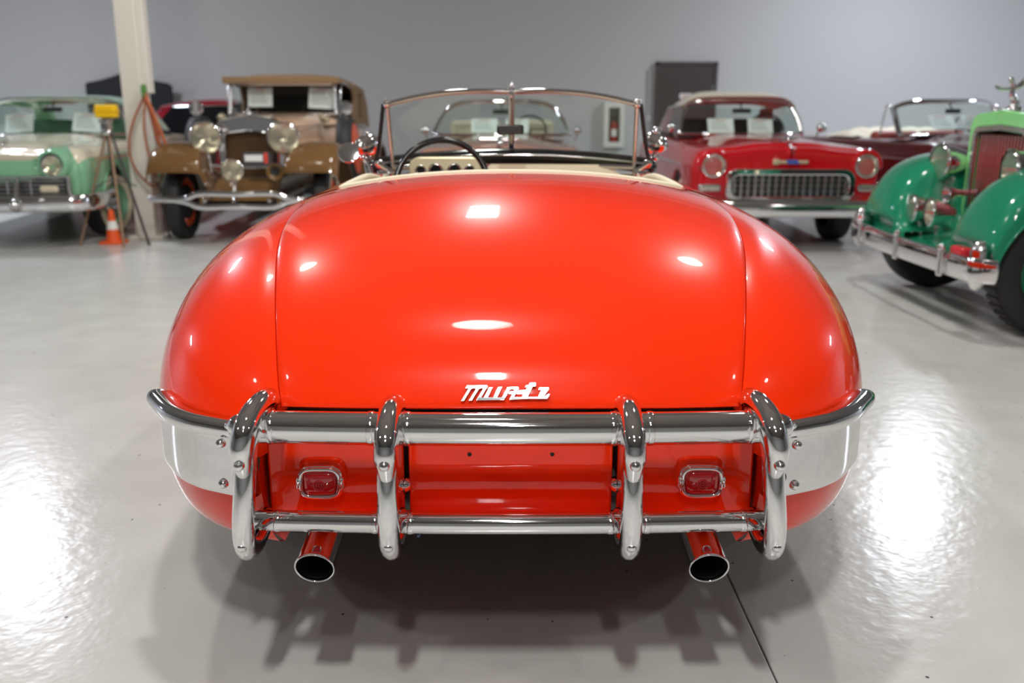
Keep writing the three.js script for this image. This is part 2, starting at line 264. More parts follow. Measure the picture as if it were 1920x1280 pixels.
  // script emblem: strokes drawn in a frame of 1920 x 960 units over pixels 860..1060, 680..780
  const strokes = [
    [[140, 482], [178, 428], [530, 426], [552, 446], [536, 486], [470, 492], [440, 478], [400, 492], [330, 492], [300, 478], [265, 492], [205, 492]],
    [[198, 480], [272, 480], [132, 702], [55, 702]], [[334, 480], [410, 480], [272, 698], [195, 698]], [[462, 480], [540, 470], [408, 690], [330, 692]],
    [[352, 690], [378, 640], [868, 634], [842, 682]], [[566, 462], [642, 462], [556, 640], [470, 640]], [[722, 462], [808, 462], [722, 640], [640, 640]],
    [[895, 462], [968, 458], [850, 684], [770, 684]], [[922, 508], [965, 456], [1085, 454], [1104, 478], [1092, 508], [1020, 506], [985, 492], [945, 508]], [[1024, 500], [1094, 500], [1002, 676], [924, 676]],
    [[940, 678], [968, 634], [1226, 626], [1200, 664]], [[1298, 382], [1410, 380], [1404, 426], [1352, 446], [1240, 664], [1142, 664], [1262, 452]], [[1210, 466], [1236, 426], [1412, 412], [1404, 448]],
    [[1190, 664], [1216, 628], [1468, 624], [1440, 662]], [[1454, 492], [1480, 462], [1632, 462], [1640, 490], [1552, 620], [1440, 640], [1516, 500], [1462, 512]], [[1420, 664], [1450, 610], [1580, 606], [1628, 574], [1668, 576], [1612, 664]],
  ];
  const bend = (g) => { const p = g.attributes.position; for (let i = 0; i < p.count; i++) { const h = bodyHit(860 + p.getX(i) / 9.6 + 0.5, 680 - p.getY(i) / 9.6); const P = body(h[0], h[1], 0.007 + p.getZ(i)); p.setXYZ(i, P.x, P.y, P.z); } g.computeVertexNormals(); return g; };
  const thin = (s) => { if (s.length !== 4) return s; const w = 9; return [[s[0][0] + w, s[0][1]], [s[1][0] - w, s[1][1]], [s[2][0] - w, s[2][1]], [s[3][0] + w, s[3][1]]]; };
  hp('script_emblem', merge(strokes.map((s, i) => bend(extrude(([4, 10, 12, 13].includes(i) ? s : thin(s)).map(([x, y]) => [x, -y]), 0.005, 0, [0, 0, 0.0])))), std(lin(0.62, 0.62, 0.64), 0.13, 0.95), lid, 'bright metal script lettering on the trunk lid');
}
// rear panels behind the bumper
{
  hp('splash_pan', grid(30, 8, (u, v) => { const x = lerp(-0.47, 0.47, u); return V(x, lerp(0.400, 0.418, v) - 0.012 * Math.sin(v * Math.PI), lerp(-1.83, -1.688, v) - 0.016 * (x / 0.5) ** 2); }), M.red, hero, 'body-coloured pan behind the lower bumper bar');
  const panel = (xa, xb, ya, yb, z, name, label) => hp(name, box(xb - xa, yb - ya, 0.024, 0.006, [(xa + xb) / 2, (ya + yb) / 2, z]), M.red, hero, label);
  const c = panel(-0.2165, 0.2165, 0.405, 0.632, -1.809, 'licence_panel', 'centre panel with two small mounting holes');
  for (const px of [883, 1038]) { const P = onPlaneZ(px, 851, -1.797); hp('mounting_hole', lathe([[0, 0], [0.0038, 0], [0.0045, 0.0015], [0, 0.0018]], 12, 'z').translate(P.x, P.y, -1.797), M.black, c); }
  for (const s of [-1, 1]) panel(...(s < 0 ? [-0.513, -0.2265] : [0.2265, 0.513]), 0.405, 0.632, -1.803, 'tail_panel');
  for (const s of [-1, 1]) {
    const k = hp('latch_knob', merge([lathe([[0, -0.02], [0.008, -0.02], [0.009, 0], [0.0145, 0.004], [0.0158, 0.012], [0.013, 0.02], [0.006, 0.0245], [0, 0.0255]], 24, 'z').translate(s * 0.2235, 0.483, -1.789)]), M.chrome);
    hp('slot', box(0.0018, 0.028, 0.014, 0.0006, [s * 0.2235, 0.483, -1.771]), M.black, k);
  }
  // tail lights
  const sq = (a, b, r, th) => [a * r * Math.sign(Math.cos(th)) * Math.abs(Math.cos(th)) ** 0.5, b * r * Math.sign(Math.sin(th)) * Math.abs(Math.sin(th)) ** 0.5];
  const dome = (a, b, h, z) => grid(14, 56, (u, v) => { const [x, y] = sq(a, b, u, v * Math.PI * 2); return V(x, y, z + h * Math.sqrt(Math.max(0, 1 - u ** 3.2))); });
  const sqRing = (a, b, r, z, n = 64) => sweep(smoothPath(Array.from({ length: n }, (_, i) => { const [x, y] = sq(a, b, 1, i / n * Math.PI * 2); return V(x, y, z); }), true), r, { n: 96, m: 10, closed: true });
  for (const s of [-1, 1]) {
    const P = onPlaneZ(s < 0 ? 605 : 1316, s < 0 ? 901 : 899, -1.775), at = [P.x, P.y, -1.790];
    const t = hp('tail_light', dome(0.05, 0.040, 0.022, 0).translate(at[0], at[1] + 0.007, at[2]), M.red, hero, 'red lens tail light in a chrome bezel');
    hp('bezel', merge([sqRing(0.0425, 0.0325, 0.005, 0.022), sqRing(0.0395, 0.0305, 0.005, 0.029), box(0.015, 0.028, 0.012, 0.005, [-0.043, 0, 0.026]), box(0.015, 0.028, 0.012, 0.005, [0.043, 0, 0.026])]).translate(...at), M.chrome, t, 'chrome bezel');
    hp('lens', dome(0.0375, 0.029, 0.016, 0.022).translate(...at), M.redLens, t, 'dark red lens');
    hp('bulb_ring', merge([torus(0.0105, 0.0022, [0, -0.002, 0.038]), torus(0.006, 0.0018, [0, -0.002, 0.0385]), ball(0.0032, [0, -0.002, 0.038], 12)]).translate(...at), M.redLens, t);
    for (const q of [-1, 1]) hp('screw', lathe([[0, 0.004], [0.003, 0.003], [0.0045, 0]], 12, 'z').translate(at[0] + q * 0.045, at[1], at[2] + 0.032), M.alu, t);
  }
}
// bumper: two bars, four hooped guards, two wrap-round blades
{
  const bar = (half, y, z, r, cap, name) => {
    const pts = []; for (let i = -10; i <= 10; i++) { const x = half * i / 10; pts.push(V(x, y, z - 0.016 * (x / 0.5) ** 2)); }
    return hp(name, sweep(pts, (t) => { const d = Math.min(t, 1 - t) * half * 2, q = clamp(d / cap); return r * (q < 1 ? 0.22 + 0.78 * Math.sqrt(1 - (1 - q) ** 2) : 1); }, { n: 160, m: 32 }), M.chrome);
  };
  const up = bar(0.556, 0.647, -1.668, 0.0325, 0.07, 'upper_bumper_bar'), lo = bar(0.538, 0.447, -1.668, 0.0212, 0.05, 'lower_bumper_bar');
  const collar = (b, x, y, z, r) => hp('collar', lathe([[r, -0.006], [r + 0.0016, -0.004], [r + 0.0016, 0.004], [r, 0.006]], 32, 'x').translate(x, y, z - 0.016 * (x / 0.5) ** 2), M.chrome, b);
  for (const x of [-0.468, -0.272, -0.2, 0.2, 0.272, 0.468]) { collar(up, x, 0.647, -1.668, 0.0325); collar(lo, x, 0.447, -1.668, 0.0212); }
  for (const [i, x] of [-0.505, -0.2345, 0.2325, 0.501].entries()) {
    const lean = i === 0 ? -1 : i === 3 ? 1 : 0, hoopX = (y) => x + lean * 0.012 * smooth(0.6, 0.4, y);
    const lowPts = [[-1.655, 0.648], [-1.628, 0.62], [-1.612, 0.58], [-1.602, 0.53], [-1.600, 0.48], [-1.606, 0.445], [-1.622, 0.418], [-1.655, 0.404], [-1.70, 0.405], [-1.755, 0.42]].map(([z, y]) => V(hoopX(y), y, z));
    const g = hp('bumper_guard', sweep(lowPts, (t) => { const w = 0.0205 + 0.003 * smooth(0.15, 0.6, t); return [0.021, w]; }, { n: 70, m: 24 }), M.chrome);
    const topPts = [[-1.79, 0.61], [-1.785, 0.648], [-1.752, 0.681], [-1.70, 0.693], [-1.645, 0.683], [-1.607, 0.663], [-1.594, 0.625], [-1.597, 0.592], [-1.602, 0.568]].map(([z, y]) => V(x - lean * (y > 0.65 ? 0.012 * smooth(0.62, 0.71, y) * (z < -1.66 ? 1.6 : 1) : 0), y + (lean ? 0.002 : -0.012) * (z < -1.6 ? 1 : 0), z));
    hp('guard_hoop', sweep(topPts, (t) => { const k = 0.0225 * Math.sqrt(clamp((1.02 - t) / 0.2)) * 1; return [k, k * 0.95]; }, { n: 80, m: 24 }), M.chrome, g);
    const P1 = V(x, 0.608, -1.5735), P2 = V(hoopX(0.435), 0.437, -1.589);
    hp('bolt', lathe([[0, 0.009], [0.006, 0.0075], [0.0098, 0.003], [0.0105, -0.003], [0.0105, -0.006]], 20, 'z').translate(P1.x, P1.y, P1.z), M.chrome, g);
    const b2 = lathe([[0, 0.0075], [0.006, 0.006], [0.0095, 0.002], [0.010, -0.006]], 20, 'z'); b2.rotateX(0.42); hp('bolt', b2.translate(P2.x, P2.y - 0.003, P2.z + 0.0005), M.chrome, g);
  }
  const plan = [[0.537, -1.721], [0.56, -1.727], [0.62, -1.752], [0.667, -1.776], [0.727, -1.826], [0.778, -1.895], [0.800, -1.930], [0.806, -1.945]];
  const prof = [[-0.03, 0.466], [-0.006, 0.4665], [0.004, 0.470], [0.008, 0.480], [0.009, 0.53], [0.009, 0.594], [0.011, 0.602], [0.020, 0.604], [0.029, 0.6085], [0.0335, 0.618], [0.033, 0.629], [0.026, 0.638], [0.014, 0.6415], [0.0, 0.640], [-0.02, 0.632]];
  for (const q of prof) q[0] -= 0.021;
  const pc = new THREE.CatmullRomCurve3(prof.map(([a, b]) => V(a, b, 0)), false, 'centripetal');
  for (const s of [-1, 1]) {
    const c = smoothPath(plan.map(([x, z]) => V(s * x, 0, z)));
    const g = hp('bumper_blade', grid(90, 70, (u, v) => { const P = c.getPointAt(u), T = c.getTangentAt(u), q = pc.getPoint(v), nx = -T.z * s * -1, nz = T.x * s * -1; const dip = 0.006 * (1 - smooth(0, 0.1, u)); return V(P.x - s * T.z * q.x * (1), q.y, P.z + s * T.x * q.x).add(V(0, 0, -dip)); }), M.chrome, hero, 'chrome blade wrapping round the fender corner');
    for (const [px, py] of s < 0 ? [[415, 832], [420, 907]] : [[1499, 835], [1494, 910]]) { const P = onPlaneZ(px, py, -1.722), b = lathe([[0, 0.008], [0.006, 0.0065], [0.0095, 0.002], [0.0105, -0.006]], 20, 'z'); b.rotateY(s * 0.35); hp('bolt', b.translate(P.x, P.y, P.z), M.chrome, g); }
  }
  // exhaust tips, cut on the slant
  for (const s of [-1, 1]) {
    const x = s < 0 ? -0.394 : 0.399, cut = 0.30, ring = (r, z) => (v) => { const a = v * Math.PI * 2, px = Math.cos(a) * r, py = Math.sin(a) * r; return V(px, py, z + (z > -0.2 ? py * cut : 0)); };
    const rows = [ring(0.0385, -0.42), ring(0.0385, -0.1), ring(0.0388, -0.01), ring(0.0402, -0.004), ring(0.0408, 0), ring(0.0402, 0.004), ring(0.0385, 0.0045), ring(0.0365, 0.002), ring(0.0355, -0.004)];
    const rows2 = [ring(0.0355, -0.004), ring(0.035, -0.15), ring(0.034, -0.38), ring(0.0, -0.4)];
    const e = hp('exhaust_tip', grid(rows.length - 1, 48, (u, v) => rows[Math.round(u * (rows.length - 1))](v)).rotateX(0.10).translate(x, 0.357, -1.655), M.chrome, hero, 'chrome slant-cut exhaust tip');
    hp('bore', grid(rows2.length - 1, 48, (u, v) => rows2[Math.round(u * (rows2.length - 1))](v)).rotateX(0.10).translate(x, 0.357, -1.655), M.black, e);
  }
  hp('loose_wire', sweep([[-0.16, 0.43, -1.84], [-0.178, 0.405, -1.80], [-0.196, 0.372, -1.765]], 0.0035), M.blueWire, hero, 'short blue wire hanging under the bumper');
}
// cockpit
{
  const rimPts = []; for (let i = 0; i <= 24; i++) { const x = lerp(-0.545, 0.545, i / 24), P = body(x, TE); rimPts.push(V(x, P.y - 0.008, P.z - 0.016 - 0.05 * (x / 0.545) ** 6)); }
  const sideRim = (s) => [[s * 0.545, body(0.545, TE).y - 0.008, -2.966], [s * 0.553, body(0.553, TE).y - 0.006, -3.2], [s * 0.553, body(0.553, TE).y - 0.012, -3.6], [s * 0.555, body(0.555, TE).y - 0.07, -4.05]];
  hp('cockpit_rim', merge([sweep(rimPts, 0.0135, { n: 60 }), sweep(sideRim(1), 0.014), sweep(sideRim(-1), 0.014)]), M.cream, hero, 'cream leather padding round the cockpit');
  hp('cockpit_floor', merge([box(1.16, 0.04, 1.25, 0.01, [0, 0.46, -3.55]), box(1.16, 0.5, 0.04, 0.01, [0, 0.72, -2.97]), box(1.16, 0.5, 0.04, 0.01, [0, 0.72, -4.14])]), std(lin(0.34, 0.29, 0.21), 0.9));
  for (const s of [-1, 1]) { const st = hp('seat', merge([box(0.58, 0.18, 0.52, 0.07, [s * 0.31, 0.58, -3.36])]), M.cream); hp('seat_back', box(0.58, 0.42, 0.14, 0.06, [s * 0.31, 0.76, -3.08]), M.cream, st); }
  // dashboard
  const arcZ = (x) => -4.02 - 0.10 * (1 - (x / 0.6) ** 2);
  const dp = []; for (let i = 0; i <= 20; i++) { const x = lerp(-0.6, 0.6, i / 20); dp.push(V(x, 1.012 + 0.036 * (1 - (x / 0.6) ** 2), arcZ(x))); }
  const dash = hp('dashboard', sweep(dp, [0.034, 0.05], { n: 60, m: 18 }), M.gloss, hero, 'black dashboard roll');
  hp('dash_trim', sweep(dp.map((p) => V(p.x, p.y + 0.008, p.z + 0.047)), 0.005, { n: 60, m: 8 }), M.chrome, dash);
  hp('dash_face', grid(30, 8, (u, v) => { const x = lerp(-0.13, 0.50, u), r = smooth(0, 0.06, u) * smooth(1, 0.82, u); return V(x, lerp(0.88, 0.955 + 0.062 * Math.sqrt(r), v), arcZ(x) + 0.062 + 0.01 * Math.sin(v * Math.PI)); }), M.cream, dash, 'cream padded dash face on the passenger side');
  const plate = hp('gauge_panel', extrude(roundRect(0.30, 0.115, 0.045), 0.02, 0.006).rotateX(-0.15).translate(-0.285, 0.985, -4.0), M.gold, dash, 'gold-toned gauge panel');
  for (const [x, r] of [[-0.39, 0.025], [-0.325, 0.033], [-0.245, 0.033], [-0.18, 0.025]]) {
    const q = hp('gauge', lathe([[0, 0.012], [r * 0.7, 0.012], [r * 0.72, 0.018], [r * 0.93, 0.022], [r, 0.012], [r, 0]], 24, 'z').rotateX(-0.15).translate(x, 0.993, -3.976), M.chrome, dash);
    hp('dial', lathe([[0, 0.019], [r * 0.72, 0.0175]], 24, 'z').rotateX(-0.15).translate(x, 0.993, -3.976), M.gloss, q);
  }
  const wheel = hp('steering_wheel', merge([torus(0.182, 0.0125, [0, 0, 0], Math.PI * 2, 12, 64), line2([-0.18, 0, 0], [0.18, 0, -0.01], 0.008), line2([0, 0, 0], [0, -0.18, 0], 0.008)]).rotateX(-0.38).translate(-0.277, 0.962, -3.66), M.gloss, hero, 'black thin-rimmed steering wheel');
  hp('column', line2([-0.277, 0.955, -3.67], [-0.277, 0.87, -4.05], 0.022), M.gloss, wheel);
  hp('horn_button', lathe([[0, 0.02], [0.03, 0.014], [0.04, 0]], 20, 'z').rotateX(-0.38).translate(-0.277, 0.962, -3.66), M.chrome, wheel);
}
// windscreen: two flat panes meeting at a centre post
{
  const TC = V(0, 0, 0).copy(onPlaneZ(959, 172, -4.04)), BC = V(0, 0.985, -4.20);
  const TL = (s) => { const P = onPlaneZ(s < 0 ? 727 : 1196, 195, -3.84); return P; }, BL = (s) => onPlaneZ(s < 0 ? 738 : 1190, 314, -3.96), OL = (s) => onPlaneZ(s < 0 ? 701 : 1223, 330, -3.98);
  TC.x = 0;
  const frame = [];
  for (const s of [-1, 1]) {
    const tl = TL(s), bl = BL(s), mid = tl.clone().lerp(TC, 0.5).add(V(0, 0.022, 0)), mb = bl.clone().lerp(BC, 0.5).add(V(0, 0.012, 0.0));
    const top = smoothPath([tl, tl.clone().lerp(TC, 0.25).add(V(0, 0.017, 0)), mid, tl.clone().lerp(TC, 0.75).add(V(0, 0.015, 0)), TC]), bot = smoothPath([bl, mb, BC]);
    frame.push([top, bot, tl, bl, s]);
  }
  const w = hp('windscreen', merge(frame.map(([top]) => sweep(top, [0.011, 0.012], { n: 50, m: 14 }))), M.chrome, hero, 'chrome framed split windscreen');
  for (const [top, bot, tl, bl, s] of frame) {
    hp('windscreen_pane', grid(24, 12, (u, v) => top.getPointAt(u).lerp(bot.getPointAt(u), v)), M.glass, w, 'clear flat pane');
    hp('lower_frame', sweep(bot, 0.010, { n: 40 }), M.chrome, w);
    const ol = OL(s);
    hp('pillar_seal', sweep([tl.clone().add(V(s * 0.016, -0.004, 0)), tl.clone().lerp(ol, 0.5).add(V(s * 0.002, 0, 0.004)), ol], 0.0085), M.rubber, w, 'black rubber seal along the pillar');
    hp('pillar', sweep([tl, tl.clone().lerp(bl, 0.5), bl], [0.009, 0.013]), M.chromeSoft, w);
    hp('pillar_cap', merge([ball(0.018, [tl.x, tl.y, tl.z]), lathe([[0, 0.02], [0.014, 0.014], [0.018, 0]], 16).translate(tl.x, tl.y, tl.z)]), M.chrome, w);
    hp('pillar_foot', merge([box(0.07, 0.05, 0.1, 0.02, [bl.x + s * 0.03, bl.y - 0.03, bl.z]), line2([bl.x, bl.y - 0.02, bl.z + 0.02], [bl.x + s * 0.06, bl.y + 0.02, bl.z + 0.05], 0.012), ball(0.02, [bl.x + s * 0.05, bl.y + 0.015, bl.z + 0.03])]), M.chrome, w);
  }
  hp('centre_post', sweep([TC.clone().add(V(0, -0.005, 0.012)), V(0, 1.25, -4.07), V(0, 1.12, -4.12), V(0, 1.0, -4.17)], (t) => [0.014, 0.025 - 0.012 * smooth(0.15, 0.6, t)], { n: 30 }), M.chrome, w);
  hp('top_latch', merge([ball(0.02, [TC.x, TC.y + 0.008, TC.z]), box(0.09, 0.018, 0.03, 0.008, [TC.x, TC.y, TC.z]), lathe([[0, 0.03], [0.007, 0.02], [0.009, 0]], 14).translate(TC.x, TC.y + 0.012, TC.z)]), M.chrome, w);
  const mp = onPlaneZ(958, 243, -3.96);
  const mir = hp('rear_view_mirror', box(0.115, 0.042, 0.022, 0.01, [mp.x, mp.y, mp.z]), M.gloss, hero, 'black inside mirror on the centre post');
  hp('mirror_glass', box(0.1, 0.034, 0.003, 0.001, [mp.x, mp.y, mp.z + 0.0115]), std(lin(0.25, 0.22, 0.2), 0.05, 1), mir);
  hp('mirror_arm', line2([0, mp.y + 0.02, -4.09], [mp.x, mp.y, mp.z], 0.007), M.chrome, mir);
  // spot lamps by the pillars and a round mirror
  for (const s of [-1, 1]) {
    const P = onPlaneZ(s < 0 ? 689 : 1229, s < 0 ? 272 : 268, -4.1);
    const l = hp('spot_lamp', lathe([[0, -0.075], [0.02, -0.07], [0.038, -0.04], [0.046, 0], [0.047, 0.02], [0.044, 0.026], [0.04, 0.028]], 28, 'z').rotateY(Math.PI + s * 0.5).rotateX(0.15).translate(P.x, P.y, P.z), M.chrome, hero, 'chrome spot lamp beside the windscreen');
    hp('lens', lathe([[0, 0.034], [0.03, 0.031], [0.042, 0.026]], 24, 'z').rotateY(Math.PI + s * 0.5).rotateX(0.15).translate(P.x, P.y, P.z), M.lens, l);
    hp('bracket', merge([sweep([[P.x, P.y - 0.03, P.z], [P.x, P.y - 0.1, P.z + 0.01], [P.x - s * 0.04, P.y - 0.17, P.z + 0.06]], 0.012), ball(0.02, [P.x, P.y - 0.06, P.z + 0.012]), s > 0 ? ball(0.022, [P.x + 0.005, P.y + 0.05, P.z]) : ball(0.012, [P.x, P.y + 0.045, P.z])]), M.chrome, l);
  }
  const R = onPlaneZ(655, 287, -3.9);
  const sm = hp('door_mirror', lathe([[0, -0.022], [0.025, -0.018], [0.042, -0.004], [0.045, 0.004], [0.042, 0.008], [0, 0.008]], 32, 'z').rotateY(0.1).rotateX(-0.36).translate(R.x, R.y, R.z), M.chrome, hero, 'round mirror on a chrome stalk');
  hp('mirror_glass', lathe([[0, 0.0092], [0.0405, 0.0092], [0.0415, 0.008]], 32, 'z').rotateY(0.1).rotateX(-0.36).translate(R.x, R.y, R.z + 0.001), std(lin(0.86, 0.86, 0.86), 0.03, 1), sm);
  hp('stalk', sweep([[R.x + 0.03, R.y - 0.01, R.z - 0.01], [R.x + 0.07, R.y - 0.03, R.z - 0.01], [R.x + 0.1, R.y - 0.09, R.z]], 0.007), M.chrome, sm);
}
function wheelParts(t, at, r, w, rim, opts = {}) {          // a road wheel standing upright, axle along x; facing +x when side is 1
  const s = opts.side ?? 1, tr = opts.rim ?? r * 0.62, g = (pts, seg = 40) => lathe(pts.map(([a, b]) => [a, b * s]), seg, 'x').rotateY(opts.steer ?? 0).translate(...at);
  const o = part('wheel', g([[tr, -w / 2], [r - 0.03, -w / 2], [r - 0.006, -w * 0.4], [r, -w * 0.25], [r, w * 0.25], [r - 0.006, w * 0.4], [r - 0.03, w / 2], [tr + 0.02, w / 2 + 0.004], [tr, w * 0.44]]), M.rubber, t, 'black tyre');
  if (opts.white) part('whitewall', g([[tr + 0.006, w / 2 - 0.002], [tr + 0.03, w / 2 + 0.0075], [r - 0.055, w / 2 + 0.007], [r - 0.035, w / 2 - 0.002]]), opts.whiteMat ?? M.whitewall, o, 'cream whitewall');
  part('rim', g([[tr + 0.004, w * 0.46], [tr - 0.012, w * 0.40], [tr - 0.03, w * 0.22], [tr * 0.55, w * 0.2], [tr * 0.5, w * 0.3], [0, w * 0.32]]), rim, o);
  part('hubcap', g([[tr * 0.62, w * 0.26], [tr * 0.55, w * 0.42], [tr * 0.3, w * 0.52], [0.03, w * 0.58], [0, w * 0.6]], 28), M.chromeSoft, o);
  return o;
}
for (const [x, z, s] of [[-0.73, -2.72, -1], [0.73, -2.72, 1], [-0.73, -5.45, -1], [0.73, -5.45, 1]]) wheelParts(hero, [x, 0.335, z - HZ], 0.335, 0.17, M.chromeSoft, { side: s });

// ---------- cars of the fifties ----------
// stations: [z, centre height, fender height, half width, bottom height]; z runs from 0 at the front backwards
function bodyProfile(st) {
  const [, h, f, w, b] = st;
  return [[0, h], [w * 0.3, h - 0.004], [w * 0.52, lerp(h, Math.min(h, f), 0.35) - 0.012], [w * 0.66, lerp(h, f, 0.75) - 0.004], [w * 0.8, f], [w * 0.92, f - 0.035], [w * 0.985, f - 0.13], [w, lerp(f, b, 0.5)], [w * 0.985, lerp(f, b, 0.85)], [w * 0.93, b]];
}
function bodyLoft(stations, v0 = 0, v1 = 1, nz = 120, np = 56) {
  const profs = stations.map((s) => smoothPath(bodyProfile(s).map(([x, y]) => V(x, y, s[0]))));
  const mk = (sgn) => grid(nz, np, (u, v) => {
    const k = u * (stations.length - 1), i = Math.min(Math.floor(k), stations.length - 2), f = k - i, t = lerp(v0, v1, v);
    const a = profs[Math.max(i - 1, 0)].getPoint(t), b = profs[i].getPoint(t), c = profs[i + 1].getPoint(t), d = profs[Math.min(i + 2, profs.length - 1)].getPoint(t);
    const cr = (p, q, r, s) => { const m0 = (r - p) / 2, m1 = (s - q) / 2, f2 = f * f, f3 = f2 * f; return (2 * f3 - 3 * f2 + 1) * q + (f3 - 2 * f2 + f) * m0 + (-2 * f3 + 3 * f2) * r + (f3 - f2) * m1; };
    const cap = stations[0][5] ?? 0.05, z = cr(a.z, b.z, c.z, d.z);
    return V(sgn * cr(a.x, b.x, c.x, d.x), cr(a.y, b.y, c.y, d.y), z);
  });
  return [mk(1), mk(-1)];
}
function capOf(st, dz, k = 0.9, v0 = 0, v1 = 1) {          // a rounded closing face in front of or behind an end station
  const [z, h, f, w, b] = st, c = smoothPath(bodyProfile(st).map(([x, y]) => V(x, y, z))), cy = (h + b) / 2;
  const mk = (s) => grid(8, 40, (u, v) => { const P = c.getPoint(lerp(v0, v1, v)), q = Math.sin(u * Math.PI / 2), sc = u < 0.55 ? lerp(1, k, 1 - Math.sqrt(1 - (u / 0.55) ** 2)) : lerp(k, 0, (u - 0.55) / 0.45), zz = u < 0.55 ? Math.sin(u / 0.55 * Math.PI / 2) * dz : dz; return V(s * P.x * sc, cy + (P.y - cy) * sc, z + zz); });
  return [mk(1), mk(-1)];
}
function greenhouse(t, o) {
  const { zb, zt, yb, yt, wb, wt, glass = M.tint, frame = M.chrome, wrap = 0.2 } = o;
  const bot = (u) => V(u * wb, yb + (o.arch ?? 0) * (1 - u * u), zb - wrap * Math.abs(u) ** 2.5), top = (u) => V(u * wt, yt - (o.round ?? 0.05) * u ** 6, zt - wrap * 0.5 * Math.abs(u) ** 2.5);
  const ws = part('windscreen', grid(24, 10, (a, v) => bot(a * 2 - 1).lerp(top(a * 2 - 1), v)), glass, t, 'curved windscreen glass');
  const edge = (fn, n = 16) => Array.from({ length: n + 1 }, (_, i) => fn(i / n * 2 - 1));
  part('windscreen_frame', merge([sweep(edge(top, 28), [o.bar ?? 0.018, 0.026], { n: 36, m: 10 }), sweep(edge(bot), 0.012, { n: 36, m: 8 }), ...[-1, 1].map((s) => sweep([bot(s), bot(s).lerp(top(s), 0.5).add(V(s * 0.012, 0, 0.01)), top(s)], [0.022, 0.024], { n: 16, m: 10 }))]), frame, t, 'bright windscreen frame');
  if (o.divider) part('windscreen_divider', line2(bot(0).toArray(), top(0).toArray(), 0.012), frame, ws);
  part('dash_top', grid(20, 4, (a, v) => { const u = a * 2 - 1; return bot(u).add(V(-u * 0.05, -0.012, -0.02)).add(V(0, -0.02 * v, -0.3 * v)); }), M.dark, t);
  const wx = o.wheelSide ?? 0.33;
  part('steering_wheel', merge([torus(0.185, 0.011).rotateX(-0.6).translate(wx, yb + 0.05, zb - 0.48), line2([wx, yb + 0.04, zb - 0.48], [wx, yb - 0.08, zb - 0.2], 0.015), line2([wx - 0.18, yb + 0.05, zb - 0.48], [wx + 0.18, yb + 0.05, zb - 0.48], 0.008)]), o.wheelMat ?? M.dark, t);
  part('inner_mirror', merge([box(0.2, 0.05, 0.02, 0.008, [0, yt - 0.11, zt + 0.05]), line2([0, yt - 0.03, zt - 0.02], [0, yt - 0.1, zt + 0.04], 0.008)]), M.dark, t);
  for (const s of [-1, 1]) part('front_seat', merge([box(0.6, 0.3, 0.16, 0.06, [s * 0.33, yb + (o.seatY ?? 0), zb - 0.95])]), o.seat ?? M.dark, t);
  if (!o.roof) return;
  const zr = o.zr, zrb = o.zrb, wr = wt + 0.05, side = (s, v) => V(s * wr, yt - 0.055 - 0.02 * v, lerp(zt - wrap * 0.5, zr, v));
  part('roof', grid(30, 30, (a, b) => { const u = a * 2 - 1, v = b, e = Math.abs(u); const z0 = zt + 0.03 - wrap * 0.5 * e ** 2.5, z = lerp(z0, zr, v); return V(u * wr, yt + (o.crown ?? 0.055) * Math.sin(Math.PI * clamp(v * 0.85 + 0.12)) * (1 - e ** 4.5) - 0.065 * e ** 8 - 0.05 * v * v, z); }), o.roof, t);
  for (const s of [-1, 1]) part('rear_pillar', grid(10, 12, (u, v) => { const a = side(s, 0.82).lerp(V(s * wb * 1.06, yb, zr - 0.12), v), b = V(s * wr * 0.82, yt - 0.085, zr).lerp(V(s * wb * 0.86, yb, zrb), v); return a.lerp(b, u).add(V(s * 0.02 * Math.sin(u * Math.PI), 0, 0)); }), o.roof, t);
  for (const s of [-1, 1]) part('side_window', grid(12, 8, (u, v) => { const a = bot(s).lerp(top(s), v), b = V(s * wb * 1.06, yb, zr - 0.1).lerp(side(s, 0.82), v); return a.lerp(b, u).add(V(s * 0.01, 0, 0)); }), glass, t);
  part('rear_window', grid(16, 8, (a, v) => { const u = a * 2 - 1; return V(u * lerp(wb * 0.86, wr * 0.82, v), lerp(yb, yt - 0.08, v), lerp(zrb, zr, v) - 0.08 * (1 - u * u)); }), glass, t);
  for (const s of [-1, 1]) part('drip_rail', sweep([side(s, 0), side(s, 0.4), side(s, 0.82)], 0.01, { n: 12, m: 8 }), frame, t);
  part('rear_seat', box(1.2, 0.3, 0.16, 0.06, [0, yb - 0.02, zr + 0.1]), o.seat ?? M.dark, t);
}
function headlamp(t, at, r, bezel = M.chrome, yaw = 0, deep = 0.05) {
  const T = (g) => g.rotateY(yaw).translate(...at);
  const h = part('headlamp', T(lathe([[r * 0.9, -deep], [r * 1.12, -deep * 0.5], [r * 1.18, 0], [r * 1.12, 0.016], [r * 0.98, 0.02], [r * 0.96, 0.012]], 32, 'z')), bezel, t, 'round headlamp');
  part('reflector', T(lathe([[0, -0.05], [r * 0.5, -0.035], [r * 0.97, 0.01]], 28, 'z')), M.reflector, h);
  part('lens', T(lathe([[0, 0.034], [r * 0.5, 0.029], [r * 0.85, 0.02], [r * 0.97, 0.012]], 28, 'z')), M.lens, h);
  return h;
}
const signTex = (() => { const n = 128; return noiseTexture(n, (i, j) => { const y = n - j, row = Math.floor(y / 9), inLine = y % 9 > 2 && y % 9 < 6 && row > 1 && row < 12 && i > 14 && i < 114 - (row * 37 % 40); const head = row < 2 && y > 8 && i > 34 && i < 94; const v = inLine ? 150 : 232; return head ? [206, 150, 152] : [v, v, v + 3]; }, true); })();
const cardMat = std(0xffffff, 0.6, 0, { map: signTex });
